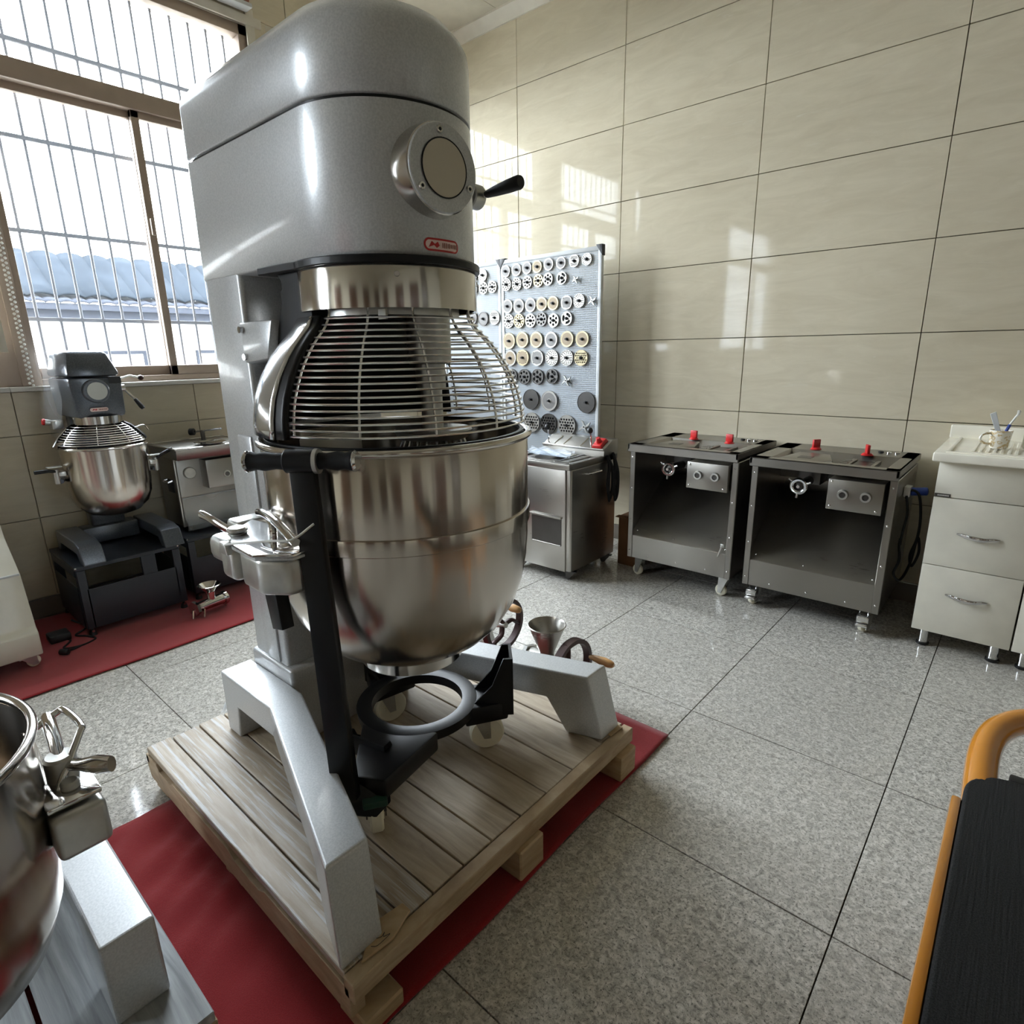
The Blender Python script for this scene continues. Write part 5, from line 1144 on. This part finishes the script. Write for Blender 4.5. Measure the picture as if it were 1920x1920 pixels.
# ---- tee shaped mincer housing on the carpet
te = thing('mincer_housing', 'bare steel T shaped mincer barrel with open funnel standing on the red carpet', 'mincer housing', (.44, -2.30, .008))
obj('barrel', MB().cyl((.455, -2.385, .055), (.425, -2.235, .055), .024, .028, n=28), 'chrome', te)
obj('flange', MB().cyl((.459, -2.395, .055), (.454, -2.38, .055), .038, n=6), 'chrome', te); obj('flange', MB().cyl((.428, -2.245, .055), (.422, -2.225, .055), .035, n=28, bev=.003), 'chrome', te)
obj('funnel', MB().lathe([(.018, .07), (.022, .115), (.052, .148), (.055, .150), (.051, .152), (.020, .12), (.015, .07)], (.438, -2.30, 0), 36), 'ring', te)
for p in ((.463, -2.405, 0), (.42, -2.225, 0), (.485, -2.36, 0)): obj('stud', MB().cyl((p[0], p[1], .009), (p[0]-.005, p[1]+.008, .05), .006, n=8), 'chrome', te)
# ---- pale machine at the left edge
bm_ = thing('dough_machine', 'pale cream enamelled machine with sloping front cut by the left edge of the photo', 'machine', (.1, -3.5, 0))
pr = [(-.15, .055), (.455, .055), (.455, .155), (.43, .175), (.36, .385), (.20, .51), (.13, .62), (-.15, .62)]
obj('body', MB().prism([(x, -3.95, z) for x, z in pr], (0, .962, 0), .006), 'cream', bm_)
obj('seam_strip', MB().box((.345, -3.94, .381), (.364, -2.992, .389), .001, 1), 'whitem', bm_)
obj('lower_band', MB().box((.438, -3.94, .06), (.458, -2.992, .15), .002), 'cream', bm_)
caster(bm_, .415, -3.02, rad(100), .024, .022, 0, .056, None, 'cast', 'nylon'); caster(bm_, .415, -3.85, rad(100), .024, .022, 0, .056, None, 'cast', 'nylon'); caster(bm_, -.1, -3.02, rad(100), .024, .022, 0, .056, None, 'cast', 'nylon')
bm_.location.z = .009
# cable and plug on the carpet
cbm = MB().tube(spline([(.18, -2.90, .02), (.26, -2.86, .012), (.33, -2.90, .011), (.36, -2.84, .011), (.33, -2.78, .011), (.27, -2.80, .012), (.22, -2.83, .012), (.20, -2.78, .03), (.14, -2.82, .06)], 6), .0045, 8)
fc = thing('floor_cable', 'black cable with a flat box lying on the red carpet by the dark stand', 'cable', (.26, -2.86, .008)); obj('cable', cbm, 'blackr', fc); obj('plug_box', MB().box((.17, -2.93, .010), (.25, -2.85, .045), .006), 'blackp', fc)
obj('plug', MB().cyl((.385, -2.925, .022), (.415, -2.90, .022), .013, n=12, bev=.003), 'blackp', fc); obj('lead', MB().tube(spline([(.36, -2.84, .011), (.38, -2.88, .014), (.39, -2.92, .02)], 4), .0045, 8), 'blackr', fc)
# ================================================================== FOREGROUND MIXER (bottom left)
p2 = thing('pallet', 'grey white planked pallet under the mixer at the bottom left corner', 'pallet', (2.0, -3.6, 0), None)
yy = [-3.142, -3.352, -3.56, -3.77, -3.98]
for a, b in zip(yy, yy[1:]): obj('plank', MB().box((1.45, b+.004, PZ-.022), (2.487, a-.004, PZ), .002, 1), 'plankg', p2)
for x in (1.45, 1.9, 2.40):
    obj('cross_board', MB().box((x, -3.98, PZ-.045), (x+.087, -3.143, PZ-.0225), .002, 1), 'stringer', p2)
    for y in (-3.24, -3.60, -3.96): obj('block', MB().box((x, y, .012), (x+.087, y+.087, PZ-.0455), .004, 1), 'stringer', p2)
m2 = thing('floor_mixer', 'second silver grey mixer, only a base leg and bowl seen at the bottom left', 'mixer', (2.0, -3.5, PZ))
for sg in (1, -1): obj('base_leg', base_leg(sg, 2.388, .008, .302, -3.5, 1.80, 2.02, .235, .32, .32), 'paint', m2, ang=11)
obj('column', MB().box((1.72, -3.66, PZ), (1.90, -3.34, .62), .012, 3), 'paint', m2)
obj('lift_arm', MB().box((1.88, -3.32, .50), (2.16, -3.255, .56), .012, 3), 'cast', m2)
obj('lift_arm', MB().box((1.88, -3.745, .50), (2.16, -3.68, .56), .012, 3), 'cast', m2)
obj('clamp_block', MB().box((2.355, -3.285, .522), (2.425, -3.215, .596), .010, 3).box((2.20, -3.29, .522), (2.37, -3.235, .575), .010, 3), 'cast', m2)
obj('clamp_plate', MB().box((2.335, -3.285, .600), (2.41, -3.215, .609), .003), 'chrome', m2)
obj('clamp_pin', MB().cyl((2.375, -3.247, .608), (2.375, -3.247, .622), .013, n=20, bev=.003), 'cast', m2)
obj('clamp_boss', MB().cyl((2.335, -3.247, .56), (2.335, -3.247, .648), .022, n=22, bev=.004), 'cast', m2)
obj('wing_lever', MB().tube([(2.335, -3.247, .63), (2.37, -3.228, .636), (2.395, -3.213, .640), (2.415, -3.198, .642)], [(.010, .010), (.009, .010), (.015, .012), (.013, .009)], 12, flat=(0, 0, 1)), 'chrome', m2)
obj('cam_lever', MB().tube(spline([(2.335, -3.247, .635), (2.30, -3.243, .65), (2.265, -3.24, .66), (2.235, -3.237, .665)], 4), [(.012, .010)]*13, 12, flat=(0, 0, 1)), 'chrome', m2)
f2b = thing('mixing_bowl', 'open empty steel mixing bowl with a wire carrying handle at the bottom left corner', 'bowl', (2.31, -3.50, .30))
cx_, cy_ = 2.305, -3.498
pb = [(.0, .300), (.08, .305), (.15, .33), (.20, .38), (.222, .44), (.226, .50), (.2265, .555), (.229, .56), (.2295, .60), (.229, .712)]
obj('bowl_body', MB().lathe(pb+[(.226, .713), (.2255, .60), (.2225, .50), (.217, .44), (.195, .384), (.147, .335), (.078, .31), (0, .305)], (cx_, cy_, 0), 96), 'bowl', f2b, ang=50)
obj('rim', MB().lathe([(.232+.0075*math.cos(t), .718+.0075*math.sin(t)) for t in [2*PI*i/12 for i in range(12)]], (cx_, cy_, 0), 96, closed=True), 'ring', f2b)
def onb(a, dr, z): return (cx_+(.2295+dr)*math.cos(rad(a)), cy_+(.2295+dr)*math.sin(rad(a)), z)
obj('carry_handle', MB().tube(spline([onb(104, .0, .655), onb(104, .018, .66), onb(103, .050, .672), onb(101, .058, .676), onb(88, .060, .672), onb(85, .054, .665), onb(78, .025, .625), onb(76, .012, .598), onb(76, .004, .585)], 9), .0055, 12), 'chrome', f2b)
obj('handle_plate', MB().sphere(onb(96, -.004, .63), .05, sx=.95, sy=.22, sz=.9, u=24, v=14), 'bowl', f2b)
obj('clamp_ear', MB().box((2.25, -3.285, .590), (2.36, -3.24, .602), .004), 'cast', f2b)
# ================================================================== CHAIR (bottom right)
cr_ = thing('armchair', 'black ribbed cushioned chair with varnished amber bentwood frame at the bottom right corner', 'chair', (3.70, -2.45, 0))
SW = .56; CX0 = 3.425
def seat_pt(u, v):
    return None
st_ = MB(); bm = st_.bm
out = []
xl, xr_ = 3.414, 3.414+SW; yfr, ybk = -2.065, -2.80; r_ = .075
out += [(xl, ybk)]; 
for i in range(9): a = PI-PI/2*i/8; out.append((xl+r_+r_*math.cos(a), yfr-r_+r_*math.sin(a)))
for i in range(9): a = PI/2-PI/2*i/8; out.append((xr_-r_+r_*math.cos(a), yfr-r_+r_*math.sin(a)))
out += [(xr_, ybk)]
st_.prism([(x, y, .425) for x, y in out], (0, 0, .035), .014, 3); obj('seat', st_, 'mesh', cr_)
bk = MB(); bk.hexa([(xl+.02, -2.79, .45), (xr_-.02, -2.79, .45), (xr_-.02, -2.825, .45), (xl+.02, -2.825, .45), (xl+.02, -3.13, .90), (xr_-.02, -3.13, .90), (xr_-.02, -3.16, .90), (xl+.02, -3.16, .90)], .012); obj('backrest', bk, 'mesh', cr_)
for x in (xl-.008, xr_+.008):
    sgn = 1 if x < 3.6 else -1
    obj('side_rail', MB().box((x-.008, -2.84, .425), (x+.008, -2.175, .458), .005, 2), 'brass', cr_)
    obj('back_post', MB().tube([(x+.02*sgn, -2.83, .43), (x+.02*sgn, -3.17, .92)], .013, 12), 'brass', cr_)
    obj('rear_leg', MB().tube([(x+.01*sgn, -2.80, .43), (x+.01*sgn, -2.88, .0)], [.017, .014], 12), 'brass', cr_)
lp = [(xl+.035, -2.36, .405), (xl+.03, -2.22, .42), (xl+.022, -2.08, .435), (xl+.022, -1.96, .445), (xl+.04, -1.87, .45), (xl+.085, -1.80, .452), (xl+.16, -1.77, .452), (xl+.28, -1.765, .452), (xr_-.16, -1.77, .452), (xr_-.085, -1.80, .452), (xr_-.04, -1.87, .45), (xr_-.022, -1.96, .445), (xr_-.022, -2.08, .435), (xr_-.03, -2.22, .42), (xr_-.035, -2.36, .405)]
obj('front_loop', MB().tube(spline(lp, 6), .027, 20), 'brass', cr_)
for x in (xl+.05, xr_-.05): obj('front_leg', MB().tube([(x, -2.22, .405), (x, -2.17, .0)], [.017, .014], 12), 'brass', cr_)
obj('front_bracket', MB().box((xl+.062, -2.06, .415), (xl+.115, -2.035, .455), .004).box((xl+.06, -2.07, .415), (xr_-.06, -2.055, .43), .003), 'blackp', cr_)
obj('metal_plate', MB().box((xl+.120, -2.06, .41), (xl+.18, -2.03, .475), .003), 'cast', cr_)
obj('cross_rail', MB().tube([(xl, -2.70, .40), (xr_, -2.70, .40)], .012, 10), 'brass', cr_)
# wood wedge and a scrap of film on the pallet
wg = MB().prism([(2.565, -2.87, PZ), (2.615, -2.93, PZ), (2.622, -2.86, PZ), (2.60, -2.80, PZ), (2.575, -2.80, PZ)], (0, 0, .006), .001, 1)
ww = thing('wood_wedge', 'splintered pale wood wedge with a pen scribble under the front mixer leg', 'wood wedge', (2.6, -2.86, PZ)); obj('wedge', wg, 'stringer', ww)
obj('pen_scribble', MB().tube(spline([(2.597, -2.885, PZ+.0065), (2.603, -2.875, PZ+.0065), (2.600, -2.865, PZ+.0065), (2.606, -2.872, PZ+.0065), (2.611, -2.860, PZ+.0065), (2.612, -2.89, PZ+.0065), (2.604, -2.90, PZ+.0065)], 5), .0006, 5), 'blackp', ww)
wg = MB().prism([(2.57, -2.04, PZ), (2.595, -1.985, PZ), (2.615, -1.99, PZ), (2.61, -2.05, PZ)], (0, 0, .004), .001, 1)
single('wood_wedge', wg, 'stringer', 'small pale wood wedge beside the right mixer leg at the pallet corner', 'wood wedge', (2.6, -2.02, PZ))
cf = MB().grid(lambda u, v: Vector((1.52+.09*u, -2.72+.16*v, .10+.05*math.sin(u*7+v*3)*math.sin(v*11)+.03*u)), 14, 18)
single('plastic_film', cf, 'film2', 'crumpled clear film sticking out behind the left rear corner of the pallet', 'plastic film', (1.56, -2.64, .05))
